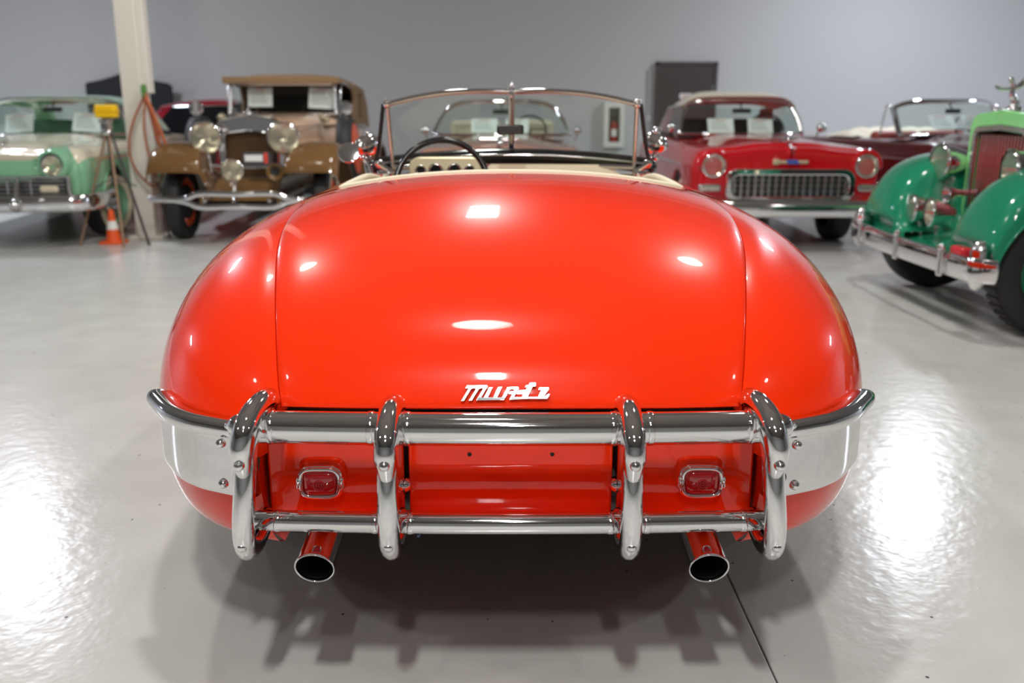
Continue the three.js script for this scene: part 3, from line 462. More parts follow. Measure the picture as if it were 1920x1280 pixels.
function signCard(px, py, z, w, h, lean, yaw, label, group, roll = 0) {
  const P = onPlaneZ(px, py, z), g = new THREE.BoxGeometry(w, h, 0.006).translate(0, h / 2, 0); g.rotateX(-lean); g.rotateZ(roll);
  return single('sign_card', g, cardMat, label, 'sign', [P.x, P.y - h / 2 * Math.cos(lean), z], yaw, group);
}
// wheel openings: the skin is cut away round each axle and a well is set in behind it
function cutArches(geo, wells) {
  const p = geo.attributes.position, keep = [];
  for (let i = 0; i < p.count; i += 3) {
    let drop = false;
    const q = [0, 1, 2].map((k) => [p.getX(i + k), p.getY(i + k), p.getZ(i + k)]);
    for (const [z, r] of wells) {
      const ins = q.map((v) => Math.abs(v[0]) > 0.5 && Math.hypot(v[1] - 0.33, v[2] - z) < r);
      if (ins.every(Boolean)) { drop = true; break; }
      q.forEach((v, k) => { if (ins[k]) { const a = Math.hypot(v[1] - 0.33, v[2] - z) || 1e-6; v[1] = 0.33 + (v[1] - 0.33) / a * r; v[2] = z + (v[2] - z) / a * r; } });
    }
    if (!drop) keep.push(...q.flat());
  }
  let g = new THREE.BufferGeometry(); g.setAttribute('position', new THREE.Float32BufferAttribute(keep, 3)); g = mergeVertices(g, 1e-4); g.computeVertexNormals(); return g;
}
const undercoat = std(lin(0.10, 0.10, 0.10), 0.8);
function arch(t, x, z, r, s, lip = M.chromeSoft) {
  const o = part('wheel_well', merge([grid(28, 4, (u, v) => { const a = lerp(-0.1, Math.PI + 0.1, u); return V(s * lerp(0.52, Math.abs(x) - 0.004, v), 0.33 + Math.sin(a) * r, z + Math.cos(a) * r); }), grid(28, 4, (u, v) => { const a = lerp(-0.1, Math.PI + 0.1, u); return V(s * 0.52, 0.33 + Math.sin(a) * r * v, z + Math.cos(a) * r * v); })]), undercoat, t);
  part('arch_lip', sweep(Array.from({ length: 15 }, (_, i) => { const a = i / 14 * Math.PI; return V(x + s * 0.004 * Math.sin(a), 0.33 + Math.sin(a) * r, z + Math.cos(a) * r); }), 0.012, { n: 30, m: 8 }), lip, o);
}

// red two-tone coupe with the egg-crate style oval grille
{
  const red = paint(lin(0.42, 0.006, 0.010)), roof = paint(lin(0.74, 0.66, 0.48));
  const t = thing('coupe_car', 'red hardtop coupe with a cream roof and a wide oval chrome grille', 'car', [2.46, 0, -8.15], -0.015);
  const st = [[-0.1, 0.93, 0.885, 0.80, 0.40], [-0.2, 0.965, 0.915, 0.835, 0.36], [-0.6, 0.985, 0.925, 0.85, 0.33], [-1.2, 1.0, 0.93, 0.855, 0.31], [-1.8, 1.0, 0.935, 0.86, 0.30], [-2.6, 0.965, 0.94, 0.86, 0.30], [-3.4, 0.96, 0.93, 0.86, 0.30], [-4.1, 0.93, 0.91, 0.84, 0.34], [-4.55, 0.82, 0.86, 0.80, 0.40]];
  part('body', merge([...bodyLoft(st), ...capOf(st[0], 0.1, 0.86), ...capOf(st[st.length - 1], -0.08, 0.85)]), red, t).geometry = cutArches(t.children[0].geometry, [[-0.86, 0.37], [-3.75, 0.36]]);
  greenhouse(t, { zb: -1.72, zt: -2.04, yb: 0.995, yt: 1.345, wb: 0.665, wt: 0.575, zr: -3.25, zrb: -3.75, roof, crown: 0.115, wrap: 0.26, wheelSide: 0.34, divider: false });
  for (const s of [-1, 1]) {
    headlamp(t, [s * 0.672, 0.765, 0.0], 0.092, M.chrome, s * 0.06, 0.1);
    part('headlamp_brow', sweep(Array.from({ length: 11 }, (_, i) => { const a = (i / 10) * Math.PI; return V(s * 0.672 + Math.cos(a) * 0.118, 0.765 + Math.sin(a) * 0.118, -0.02); }), 0.03, { n: 24, m: 10 }), red, t);
    part('parking_lamp', merge([box(0.2, 0.07, 0.06, 0.025, [s * 0.70, 0.575, 0.0])]), M.chrome, t);
    part('parking_lens', box(0.15, 0.045, 0.03, 0.018, [s * 0.70, 0.575, 0.025]), M.lens, t);
    part('side_mirror', merge([ball(0.05, [s * 0.80, 1.06, -1.75]), line2([s * 0.78, 1.04, -1.75], [s * 0.74, 0.97, -1.72], 0.01)]), M.chrome, t);
    part('side_trim', sweep([[s * 0.83, 0.74, -0.5], [s * 0.868, 0.745, -1.2], [s * 0.868, 0.74, -2.3]], 0.009, { n: 20, m: 8 }), M.chrome, t);
    wheelParts(t, [s * 0.70, 0.325, -0.86], 0.325, 0.20, M.chromeSoft, { side: s, white: true }); wheelParts(t, [s * 0.70, 0.325, -3.75], 0.325, 0.18, M.chromeSoft, { side: s, white: true });
    arch(t, s * 0.838, -0.86, 0.37, s, red); arch(t, s * 0.845, -3.75, 0.36, s, red);
  }
  const gs = roundRect(1.08, 0.235, 0.10);
  const gr = part('grille_surround', extrude(ringShape(roundRect(1.12, 0.275, 0.11), roundRect(1.045, 0.205, 0.085)), 0.04, 0.012, [0, 0.595, 0.0]), M.chrome, t);
  part('grille_back', extrude(gs, 0.01, 0, [0, 0.595, 0.0]), M.black, gr);
  for (let i = -8; i <= 8; i++) part('grille_bar', box(0.018, i * i > 60 ? 0.13 : 0.215, 0.03, 0.006, [i * 0.0615, 0.595, 0.03]), M.chromeSoft, gr);
  for (let i = -1; i <= 1; i++) part('grille_crossbar', box(0.99, 0.005, 0.012, 0.002, [0, 0.595 + i * 0.05, 0.018]), M.chromeSoft, gr);
  part('front_bumper', merge([sweep([[-0.90, 0.40, -0.42], [-0.885, 0.40, -0.12], [-0.80, 0.40, 0.06], [-0.55, 0.40, 0.115], [0, 0.40, 0.135], [0.55, 0.40, 0.115], [0.80, 0.40, 0.06], [0.885, 0.40, -0.12], [0.90, 0.40, -0.42]], [0.075, 0.04], { n: 70, m: 18 })]), M.chrome, t);
  part('bumper_apron', grid(30, 6, (u, v) => { const x = lerp(-0.8, 0.8, u); return V(x, lerp(0.50, 0.36, v), 0.06 - 0.12 * (x / 0.8) ** 4 - 0.1 * v); }), red, t);
  const em = part('hood_emblem', merge([box(0.27, 0.028, 0.02, 0.01, [0.02, 0.80, 0.015]), box(0.06, 0.05, 0.025, 0.012, [-0.13, 0.80, 0.018])]), M.gold, t, 'chrome and blue emblem bar over the grille');
  part('emblem_inlay', extrude([[-0.045, -0.014], [0.05, -0.014], [0.03, 0.018], [-0.065, 0.018]], 0.012, 0.002, [0.02, 0.80, 0.02]), std(lin(0.05, 0.1, 0.4), 0.3), em);
  part('hood_ornament', merge([sweep([[0, 0.985, -0.1], [0, 1.0, -0.2], [0, 1.0, -0.45]], (q) => 0.028 * (1 - 0.7 * q), { n: 16 }), box(0.22, 0.012, 0.1, 0.005, [0, 0.995, -0.26])]), M.chrome, t);
}
// mint and cream sedan
{
  const mint = paint(lin(0.20, 0.44, 0.27)), cream = paint(lin(0.66, 0.60, 0.46));
  const t = thing('sedan_car', 'mint green and cream sedan with a bullet chrome bumper, beside the white pillar', 'car', [-4.78, 0, -8.35], 0.12);
  const st = [[-0.12, 0.87, 0.86, 0.79, 0.40], [-0.22, 0.91, 0.90, 0.83, 0.36], [-0.6, 0.95, 0.92, 0.86, 0.32], [-1.2, 0.985, 0.925, 0.87, 0.30], [-1.8, 1.0, 0.93, 0.88, 0.29], [-2.6, 0.96, 0.94, 0.88, 0.29], [-3.5, 0.95, 0.94, 0.88, 0.29], [-4.4, 0.93, 0.93, 0.86, 0.34], [-4.95, 0.82, 0.88, 0.82, 0.40]];
  part('upper_body', merge([...bodyLoft(st, 0, 0.64), ...capOf(st[0], 0.08, 0.9, 0, 0.35)]), cream, t, 'cream bonnet and upper flanks');
  part('lower_body', merge([...bodyLoft(st, 0.64, 1), ...capOf(st[0], 0.078, 0.9, 0.35, 1), ...capOf(st[st.length - 1], -0.08, 0.85)]), mint, t, 'mint lower body').geometry = cutArches(t.children[1].geometry, [[-0.87, 0.38], [-3.8, 0.36]]);
  part('front_panel', grid(30, 10, (u, v) => { const x = lerp(-0.76, 0.76, u); return V(x, lerp(0.80, 0.56, v), 0.02 - 0.10 * (x / 0.76) ** 4 + 0.03 * Math.sin(v * Math.PI)); }), mint, t);
  greenhouse(t, { zb: -1.62, zt: -1.90, yb: 0.985, yt: 1.36, wb: 0.76, wt: 0.64, zr: -3.45, zrb: -3.95, roof: mint, wrap: 0.3, wheelSide: 0.34, seat: std(lin(0.12, 0.24, 0.16), 0.7), wheelMat: mint });
  for (const s of [-1, 1]) {
    const h = headlamp(t, [s * 0.60, 0.755, 0.04], 0.085, M.chrome, 0, 0.06);
    part('headlamp_hood', lathe([[0.155, -0.3], [0.15, -0.08], [0.135, 0.02], [0.115, 0.045], [0.1, 0.04]], 32, 'z').translate(s * 0.60, 0.765, 0.02), mint, h);
    part('side_spear', grid(20, 3, (u, v) => { const z = lerp(-0.35, -2.2, u); return V(s * (lerp(0.845, 0.885, smooth(-0.2, -0.9, z))), lerp(0.815, 0.78 + 0.0 * u, v) - 0.02 * u, z); }), M.gold, t, 'bronze side spear');
    wheelParts(t, [s * 0.77, 0.325, -0.87], 0.325, 0.19, mint, { side: s, white: true, steer: -0.29 }); wheelParts(t, [s * 0.75, 0.325, -3.8], 0.325, 0.18, mint, { side: s, white: true });
    arch(t, s * 0.858, -0.87, 0.38, s, mint); arch(t, s * 0.868, -3.8, 0.36, s, mint);
    part('corner_lamp', box(0.1, 0.09, 0.05, 0.02, [s * 0.78, 0.42, 0.03]), std(lin(0.25, 0.03, 0.02), 0.3), t);
    part('parking_lamp', box(0.16, 0.06, 0.04, 0.02, [s * 0.56, 0.545, 0.075]), std(lin(0.62, 0.56, 0.42), 0.3), t);
  }
  const gr = part('grille_back', box(1.42, 0.2, 0.03, 0.01, [0, 0.545, 0.02]), M.black, t);
  for (let i = 0; i < 5; i++) part('grille_slat', box(1.40, 0.014, 0.04, 0.006, [0, 0.475 + i * 0.036, 0.045]), M.chrome, gr);
  for (let i = -2; i <= 2; i++) part('grille_post', box(0.016, 0.18, 0.04, 0.006, [i * 0.2, 0.545, 0.05]), M.chrome, gr);
  part('grille_frame', merge([box(1.5, 0.025, 0.07, 0.01, [0, 0.655, 0.04]), box(0.03, 0.2, 0.07, 0.012, [0.73, 0.545, 0.04]), box(0.03, 0.2, 0.07, 0.012, [-0.73, 0.545, 0.04])]), M.chrome, t);
  part('front_bumper', sweep([[-0.93, 0.42, -0.55], [-0.92, 0.42, -0.2], [-0.84, 0.42, 0.05], [-0.6, 0.42, 0.13], [0, 0.42, 0.16], [0.6, 0.42, 0.13], [0.84, 0.42, 0.05], [0.92, 0.42, -0.2], [0.93, 0.42, -0.55]], [0.078, 0.035], { n: 70, m: 16 }), M.chrome, t);
  for (const s of [-1, 1]) part('bumper_bullet', merge([lathe([[0, 0.13], [0.03, 0.11], [0.06, 0.05], [0.065, 0], [0.05, -0.03]], 24, 'z').translate(s * 0.30, 0.42, 0.16), line2([s * 0.30, 0.47, 0.17], [s * 0.30, 0.62, 0.10], 0.02)]), M.chrome, t);
  part('hood_ornament', merge([box(0.05, 0.02, 0.3, 0.008, [0, 0.955, -0.4]), box(0.3, 0.012, 0.04, 0.005, [0, 0.93, -0.2])]), M.chrome, t);
}
// bronze convertible straight ahead, seen through the roadster's windscreen
{
  const bronze = paint(lin(0.33, 0.155, 0.12));
  const t = thing('convertible_car', 'bronze-brown open convertible facing the tail of the red roadster', 'car', [-0.12, 0, -8.75], 0.0);
  const st = [[-0.1, 0.88, 0.86, 0.80, 0.40], [-0.2, 0.91, 0.89, 0.84, 0.36], [-0.7, 0.955, 0.90, 0.87, 0.31], [-1.3, 0.975, 0.90, 0.88, 0.30], [-1.8, 0.975, 0.91, 0.89, 0.30], [-2.6, 0.92, 0.92, 0.89, 0.30], [-3.6, 0.92, 0.92, 0.88, 0.30], [-4.6, 0.88, 0.90, 0.84, 0.36]];
  part('body', merge([...bodyLoft(st), ...capOf(st[0], 0.1, 0.88), ...capOf(st[st.length - 1], -0.08, 0.85)]), bronze, t).geometry = cutArches(t.children[0].geometry, [[-0.85, 0.37], [-3.7, 0.36]]);
  greenhouse(t, { zb: -1.62, zt: -2.02, yb: 0.975, yt: 1.335, wb: 0.78, wt: 0.64, wrap: 0.25, round: 0.1, bar: 0.027, wheelSide: 0.33, seat: std(lin(0.55, 0.5, 0.4), 0.6) });
  for (const s of [-1, 1]) { headlamp(t, [s * 0.66, 0.73, 0.02], 0.09, M.chrome, 0, 0.08); part('side_mirror', merge([ball(0.045, [s * 0.86, 1.02, -1.75]), line2([s * 0.86, 1.0, -1.75], [s * 0.83, 0.91, -1.75], 0.01)]), M.chrome, t); wheelParts(t, [s * 0.73, 0.325, -0.85], 0.325, 0.18, M.chromeSoft, { side: s, white: true }); wheelParts(t, [s * 0.73, 0.325, -3.7], 0.325, 0.18, M.chromeSoft, { side: s, white: true }); arch(t, s * 0.866, -0.85, 0.37, s, bronze); arch(t, s * 0.866, -3.7, 0.36, s, bronze); }
  part('grille', merge([box(1.2, 0.16, 0.05, 0.03, [0, 0.56, 0.0]), ...[-1, 0, 1].map((i) => box(1.16, 0.02, 0.05, 0.008, [0, 0.56 + i * 0.045, 0.02]))]), M.chrome, t);
  part('front_bumper', sweep([[-0.93, 0.42, -0.4], [-0.86, 0.42, 0.02], [0, 0.42, 0.14], [0.86, 0.42, 0.02], [0.93, 0.42, -0.4]], [0.075, 0.035], { n: 50, m: 14 }), M.chrome, t);
  part('hood_ornament', merge([sweep([[0, 0.93, -0.15], [0, 0.965, -0.3], [0, 0.985, -0.7]], (q) => 0.03 * (1 - 0.6 * q), { n: 14 }), box(0.42, 0.02, 0.08, 0.008, [0, 0.965, -0.42])]), M.chrome, t);
}
// maroon convertible with a cream top boot
{
  const maroon = paint(lin(0.085, 0.010, 0.012));
  const t = thing('convertible_car', 'dark maroon open convertible with a cream folded top, behind the green car', 'car', [5.55, 0, -8.82], 0.24);
  const st = [[-0.1, 0.86, 0.86, 0.80, 0.40], [-0.2, 0.90, 0.89, 0.84, 0.36], [-0.7, 0.95, 0.90, 0.87, 0.31], [-1.3, 0.985, 0.905, 0.88, 0.30], [-1.8, 0.98, 0.91, 0.88, 0.30], [-2.6, 0.93, 0.92, 0.88, 0.30], [-3.6, 0.93, 0.92, 0.87, 0.30], [-4.4, 0.88, 0.90, 0.83, 0.36]];
  part('body', merge([...bodyLoft(st), ...capOf(st[0], 0.1, 0.88), ...capOf(st[st.length - 1], -0.08, 0.85)]), maroon, t).geometry = cutArches(t.children[0].geometry, [[-0.85, 0.37], [-3.6, 0.36]]);
  greenhouse(t, { zb: -1.62, zt: -2.05, yb: 0.97, yt: 1.34, wb: 0.78, wt: 0.66, wrap: 0.22, wheelSide: 0.33, seat: std(lin(0.3, 0.05, 0.04), 0.5), seatY: -0.12, bar: 0.026, round: 0.07, glass: M.tint });
  part('folded_top', grid(30, 14, (u, v) => { const a = lerp(-1, 1, u); return V(a * 0.76, 0.93 + 0.10 * Math.sin(v * Math.PI) * (1 - a ** 6) + 0.012 * Math.sin(u * 40), lerp(-2.75, -3.35, v)); }), std(lin(0.66, 0.60, 0.48), 0.8), t, 'cream folded fabric top');
  part('grille', merge([box(1.15, 0.2, 0.05, 0.03, [0, 0.56, 0.0]), ...[-1, 0, 1].map((i) => box(1.12, 0.022, 0.05, 0.008, [0, 0.56 + i * 0.055, 0.02]))]), M.chromeSoft, t);
  for (const s of [-1, 1]) { headlamp(t, [s * 0.66, 0.74, 0.02], 0.09, M.chrome, 0, 0.08); part('side_trim', sweep([[s * 0.86, 0.72, -0.4], [s * 0.89, 0.725, -1.5], [s * 0.89, 0.72, -3.0], [s * 0.87, 0.72, -4.0]], 0.01, { n: 24, m: 8 }), M.chromeSoft, t); part('vent_window_frame', sweep([[s * 0.80, 0.97, -1.86], [s * 0.72, 1.3, -2.2], [s * 0.79, 0.97, -2.2]], 0.01, { n: 20, m: 8 }), M.chrome, t); wheelParts(t, [s * 0.73, 0.325, -0.85], 0.325, 0.18, M.chromeSoft, { side: s }); wheelParts(t, [s * 0.73, 0.325, -3.6], 0.325, 0.18, M.chromeSoft, { side: s }); arch(t, s * 0.866, -0.85, 0.37, s, maroon); arch(t, s * 0.864, -3.6, 0.36, s, maroon); }
  part('front_bumper', sweep([[-0.93, 0.42, -0.4], [-0.86, 0.42, 0.02], [0, 0.42, 0.14], [0.86, 0.42, 0.02], [0.93, 0.42, -0.4]], [0.075, 0.035], { n: 50, m: 14 }), M.chrome, t);
}
// dark red car parked along the wall
{
  const red = paint(lin(0.22, 0.01, 0.02));
  const t = thing('hardtop_car', 'dark red hardtop parked along the grey wall behind the tan car', 'car', [-2.35, 0, -14.55], Math.PI / 2);
  const st = [[-0.1, 0.84, 0.84, 0.70, 0.40], [-0.3, 0.88, 0.87, 0.74, 0.34], [-1.3, 0.95, 0.89, 0.76, 0.30], [-2.6, 0.93, 0.90, 0.76, 0.30], [-3.6, 0.92, 0.90, 0.76, 0.30], [-4.5, 0.82, 0.86, 0.70, 0.38]];
  part('body', merge([...bodyLoft(st), ...capOf(st[0], 0.08, 0.88), ...capOf(st[st.length - 1], -0.08, 0.85)]), red, t);
  greenhouse(t, { zb: -1.3, zt: -1.75, yb: 0.93, yt: 1.36, wb: 0.68, wt: 0.58, zr: -2.9, zrb: -3.4, roof: red, wrap: 0.2, glass: std(lin(0.006, 0.006, 0.008), 0.05) });
  for (const s of [-1, 1]) { wheelParts(t, [s * 0.64, 0.31, -0.85], 0.31, 0.17, M.chromeSoft, { side: s }); wheelParts(t, [s * 0.64, 0.31, -3.6], 0.31, 0.17, M.chromeSoft, { side: s }); }
}

// ---------- two open-fender classics ----------
// local axes: z = 0 at the radiator, +z ahead
function fenderSkin(s, path, xin, xout, crown, drop, t, mat, name = 'front_fender', apron) {
  const c = smoothPath(path.map(([z, y]) => V(0, y, z)));
  const at = (u, v) => { const P = c.getPointAt(u), T = c.getTangentAt(u), N = V(0, T.z, -T.y); if (N.y < -0.2) N.negate(); const xi = xin(u), xo = xout(u), e = v * 2 - 1, a = Math.sqrt(Math.max(0, 1 - Math.abs(e) ** 2.6)); const dr = drop(u) * (v > 0.8 ? ((v - 0.8) / 0.2) ** 1.5 : 0); return V(s * lerp(xi, xo, v > 0.92 ? 0.98 + (v - 0.92) * 0.25 : v * 1.065), P.y + N.y * crown(u) * a - dr, P.z + N.z * crown(u) * a); };
  const o = part(name, grid(64, 24, at), mat, t);
  part('fender_bead', sweep(Array.from({ length: 24 }, (_, i) => at(i / 23, 1)), 0.008, { n: 60, m: 8 }), mat, o);
  if (apron) part('fender_apron', grid(40, 10, (u, v) => { const uu = u * apron[2], P = at(uu, 0), e = Math.sin(v * Math.PI / 2); return V(lerp(P.x, s * apron[0], v), lerp(P.y, Math.min(P.y, apron[1]), e), P.z - 0.02 * v); }), mat, t);
  return o;
}
function spokeWheel(t, at, r, w, rimMat, tyreRim, s, white) {
  const g = (pts, seg = 44) => lathe(pts, seg, 'x').translate(...at);
  const o = part('wheel', g([[tyreRim, -w * 0.36], [tyreRim + 0.03, -w / 2], [r - 0.035, -w / 2], [r - 0.008, -w * 0.38], [r, -w * 0.2], [r, w * 0.2], [r - 0.008, w * 0.38], [r - 0.035, w / 2], [tyreRim + 0.03, w / 2], [tyreRim, w * 0.36], [tyreRim, -w * 0.36]]), M.rubber, t, 'black tyre');
  if (white) part('whitewall', merge([s].map((k) => lathe([[tyreRim + 0.012, k * w * 0.40], [tyreRim + 0.03, k * (w / 2 + 0.002)], [r - 0.045, k * (w / 2 + 0.002)]], 44, 'x').translate(...at))), M.whitewall, o);
  part('rim', g([[tyreRim + 0.01, -w * 0.34], [tyreRim - 0.03, -w * 0.3], [tyreRim - 0.035, w * 0.3], [tyreRim + 0.01, w * 0.34]]), rimMat, o);
  const sp = []; for (let i = 0; i < 12; i++) { const a = i / 12 * Math.PI * 2; sp.push(line2([at[0], at[1] + Math.cos(a) * 0.06, at[2] + Math.sin(a) * 0.06], [at[0], at[1] + Math.cos(a) * (tyreRim - 0.025), at[2] + Math.sin(a) * (tyreRim - 0.025)], 0.014, { m: 8 })); }
  part('spokes', merge(sp), rimMat, o);
  part('drum', g([[0, -s * 0.06], [tyreRim * 0.72, -s * 0.06], [tyreRim * 0.72, -s * 0.02], [0, -s * 0.02]], 28), M.dark, o);
  part('hubcap', g([[0.07, s * 0.0], [0.07, s * 0.05], [0.05, s * 0.085], [0, s * 0.095]].map(([a, b]) => [a, b]), 24), M.chromeSoft, o);
  return o;
}
function drumLamp(t, at, r, deep, yaw, name = 'headlamp', body = M.chrome, label) {
  const T = (g) => g.rotateY(yaw).translate(...at);
  const h = part(name, T(lathe([[0, -deep], [r * 0.3, -deep * 0.95], [r * 0.7, -deep * 0.6], [r * 0.95, -deep * 0.15], [r * 1.02, 0], [r * 1.08, 0.006], [r * 1.08, 0.022], [r * 0.98, 0.028]], 36, 'z')), body, t, label);
  part('reflector', T(lathe([[0, -deep * 0.6], [r * 0.6, -deep * 0.35], [r * 0.97, 0.012]], 28, 'z')), M.reflector, h);
  part('lens', T(lathe([[0, 0.045], [r * 0.5, 0.04], [r * 0.97, 0.022]], 28, 'z')), M.lens, h);
  return h;
}
function radiatorShape(w, h, point = 0.04, r = 0.05) { const s = new THREE.Shape(), x = w / 2; s.moveTo(-x, 0); s.lineTo(x, 0); s.lineTo(x, h - r); s.quadraticCurveTo(x, h, x - r, h + point * 0.2); s.lineTo(0, h + point); s.lineTo(-x + r, h + point * 0.2); s.quadraticCurveTo(-x, h, -x, h - r); s.lineTo(-x, 0); return s; }
function radiatorPath(w, h, point, r) { return new THREE.Path(radiatorShape(w, h, point, r).getPoints(8).map((p) => new THREE.Vector2(p.x, p.y))); }
function hoodLoft(rows, n = 28) {                           // rows: [z, half width, base height, shoulder height, top height]
  return grid(24, n, (u, v) => { const k = u * (rows.length - 1), i = Math.min(Math.floor(k), rows.length - 2), f = k - i, q = rows[i].map((a, j) => lerp(a, rows[i + 1][j], f)); const e = v * 2 - 1, a = Math.abs(e), s = Math.sign(e); return a > 0.6 ? V(s * q[1], lerp(q[3], q[2], (a - 0.6) / 0.4), q[0]) : V(s * q[1] * (a / 0.6) ** 0.85, lerp(q[4], q[3], (a / 0.6) ** 2.6), q[0]); });
}

// tan cabriolet with brown fenders and orange wheels
{
  const brown = paint(lin(0.155, 0.082, 0.030)), beige = paint(lin(0.66, 0.45, 0.31)), canvas = std(lin(0.26, 0.165, 0.085), 0.85), core = std(lin(0.11, 0.055, 0.02), 0.5);
  const t = thing('cabriolet_car', 'tan vintage cabriolet with brown fenders, orange wheels and a raised tan fabric top', 'car', [-2.565, 0, -9.1], 0.02);
  const sh = radiatorShape(0.56, 0.55, 0.05, 0.06); sh.holes.push(radiatorPath(0.475, 0.445, 0.03, 0.04));
  part('radiator_shell', extrude(sh, 0.12, 0.018, [0, 0.585, -0.06], 3), M.chrome, t, 'chrome radiator shell');
  const rc = part('radiator_core', extrude(radiatorShape(0.48, 0.45, 0.03, 0.04), 0.02, 0, [0, 0.59, -0.04]), core, t);
  for (let i = -12; i <= 12; i++) part('shutter', box(0.012, 0.44 + 0.02 * (1 - Math.abs(i) / 12), 0.022, 0.004, [i * 0.0187, 0.82, 0.0]), core, rc);
  part('radiator_cap', merge([lathe([[0.05, 0], [0.05, 0.02], [0.03, 0.03], [0.03, 0.05], [0.045, 0.055], [0.045, 0.07], [0, 0.078]], 20).translate(0, 1.155, 0), ball(0.02, [0, 1.245, 0])]), M.chrome, t);
  part('hood', hoodLoft([[0.03, 0.285, 0.62, 1.08, 1.175], [-0.6, 0.36, 0.62, 1.10, 1.19], [-1.25, 0.50, 0.62, 1.12, 1.21]]), beige, t, 'beige bonnet');
  part('hood_hinge', line2([0, 1.18, 0.02], [0, 1.213, -1.25], 0.007), M.chrome, t);
  for (const s of [-1, 1]) part('hood_hinge', line2([s * 0.29, 1.06, 0.02], [s * 0.51, 1.10, -1.25], 0.006), M.chrome, t);
  for (const s of [-1, 1]) for (let i = 0; i < 14; i++) part('louvre', box(0.012, 0.26, 0.014, 0.005, [s * (0.315 + i * 0.0135), 0.82, -0.25 - i * 0.062]), beige, t);
  part('body', merge([hoodLoft([[-1.25, 0.50, 0.5, 1.12, 1.215], [-1.6, 0.62, 0.45, 1.13, 1.22], [-1.9, 0.66, 0.42, 1.10, 1.12], [-2.9, 0.70, 0.42, 1.08, 1.10], [-3.6, 0.64, 0.45, 1.04, 1.06], [-4.1, 0.42, 0.55, 0.85, 0.88]]), box(1.2, 0.3, 2.4, 0.1, [0, 0.56, -2.8])]), beige, t, 'beige body');
  for (const s of [-1, 1]) part('belt_moulding', sweep([[s * 0.51, 1.07, -1.25], [s * 0.665, 1.065, -1.9], [s * 0.705, 1.05, -2.9], [s * 0.645, 1.0, -3.6]], 0.018, { n: 30, m: 8 }), brown, t);
  const wf = part('windscreen_frame', merge([line2([-0.60, 1.20, -1.50], [-0.58, 1.53, -1.56], 0.02), line2([0.60, 1.20, -1.50], [0.58, 1.53, -1.56], 0.02), line2([-0.6, 1.53, -1.56], [0.6, 1.53, -1.56], 0.02), line2([-0.6, 1.2, -1.5], [0.6, 1.2, -1.5], 0.018)]), M.chromeSoft, t);
  part('windscreen_glass', grid(2, 2, (u, v) => V(lerp(-0.59, 0.59, u), lerp(1.2, 1.53, v), lerp(-1.5, -1.56, v))), M.glass, wf);
  // fabric top
  const topRow = (z, w, y0, y) => [z, w, y0, y];
  const rows = [[-1.46, 0.63, 1.54, 1.605], [-1.9, 0.66, 1.54, 1.645], [-2.5, 0.675, 1.53, 1.655], [-2.95, 0.67, 1.50, 1.64], [-3.25, 0.63, 1.42, 1.585], [-3.5, 0.58, 1.25, 1.40], [-3.62, 0.56, 1.05, 1.12]];
  part('fabric_top', grid(36, 28, (u, v) => { const k = u * (rows.length - 1), i = Math.min(Math.floor(k), rows.length - 2), f = smooth(0, 1, k - i) * 0.3 + (k - i) * 0.7, q = rows[i].map((a, j) => lerp(a, rows[i + 1][j], f)), e = v * 2 - 1; return V(e * q[1], lerp(q[3], q[2], Math.abs(e) ** 5) + 0.0 * e, q[0]); }), canvas, t, 'tan fabric top');
  part('top_valance', box(1.29, 0.075, 0.03, 0.012, [0, 1.568, -1.455]), canvas, t);
  for (const s of [-1, 1]) {
    const fs = new THREE.Shape([[-2.25, 1.07], [-3.62, 1.02], [-3.5, 1.30], [-3.2, 1.5], [-2.3, 1.55], [-2.28, 1.5], [-2.38, 1.36]].map((p) => new THREE.Vector2(...p)));
    fs.holes.push(new THREE.Path([[-2.72, 1.14], [-2.95, 1.14], [-2.95, 1.42], [-2.84, 1.46], [-2.72, 1.42]].map((p) => new THREE.Vector2(...p))));
    part('top_side', extrude(fs, 0.02, 0.006).rotateY(-Math.PI / 2).translate(s * 0.67 + 0.01, 0, 0), canvas, t);
    part('quarter_window', box(0.004, 0.30, 0.22, 0.001, [s * 0.665, 1.29, -2.835]), std(lin(0.01, 0.01, 0.01), 0.1), t);
    part('side_window_frame', sweep([[s * 0.62, 1.10, -1.6], [s * 0.64, 1.5, -1.66], [s * 0.66, 1.5, -2.3]], 0.012, { n: 24, m: 8 }), M.chromeSoft, t);
  }
  part('interior', merge([box(1.1, 0.45, 0.15, 0.06, [0, 1.12, -2.75]), box(1.15, 0.12, 0.2, 0.03, [0, 1.16, -1.75]), torus(0.2, 0.013).rotateX(-0.5).translate(0.3, 1.2, -2.05), box(1.2, 0.3, 0.04, 0.01, [0, 1.30, -3.35])]), M.dark, t);
  // fenders, boards, wheels
  for (const s of [-1, 1]) {
    fenderSkin(s, [[0.40, 0.66], [0.36, 0.76], [0.20, 0.86], [-0.02, 0.885], [-0.25, 0.83], [-0.52, 0.66], [-0.85, 0.42], [-1.15, 0.335]], (u) => lerp(0.40, 0.52, smooth(0, 0.5, u)), (u) => 0.90, (u) => 0.07 * Math.sin(Math.PI * clamp(0.15 + u * 0.8)), (u) => 0.06, t, brown, 'front_fender', [0.27, 0.46, 0.8]);
    part('running_board', box(0.26, 0.03, 1.5, 0.012, [s * 0.76, 0.325, -1.85]), M.dark, t);
    fenderSkin(s, [[-2.5, 0.34], [-2.75, 0.6], [-3.1, 0.82], [-3.4, 0.84], [-3.75, 0.62], [-3.95, 0.4]], () => 0.55, () => 0.90, () => 0.06, () => 0.06, t, brown, 'rear_fender');
    spokeWheel(t, [s * 0.715, 0.36, 0.0], 0.36, 0.165, M.orange, 0.235, s, s > 0 ? true : true); spokeWheel(t, [s * 0.70, 0.36, -3.3], 0.36, 0.165, M.orange, 0.235, s, true);
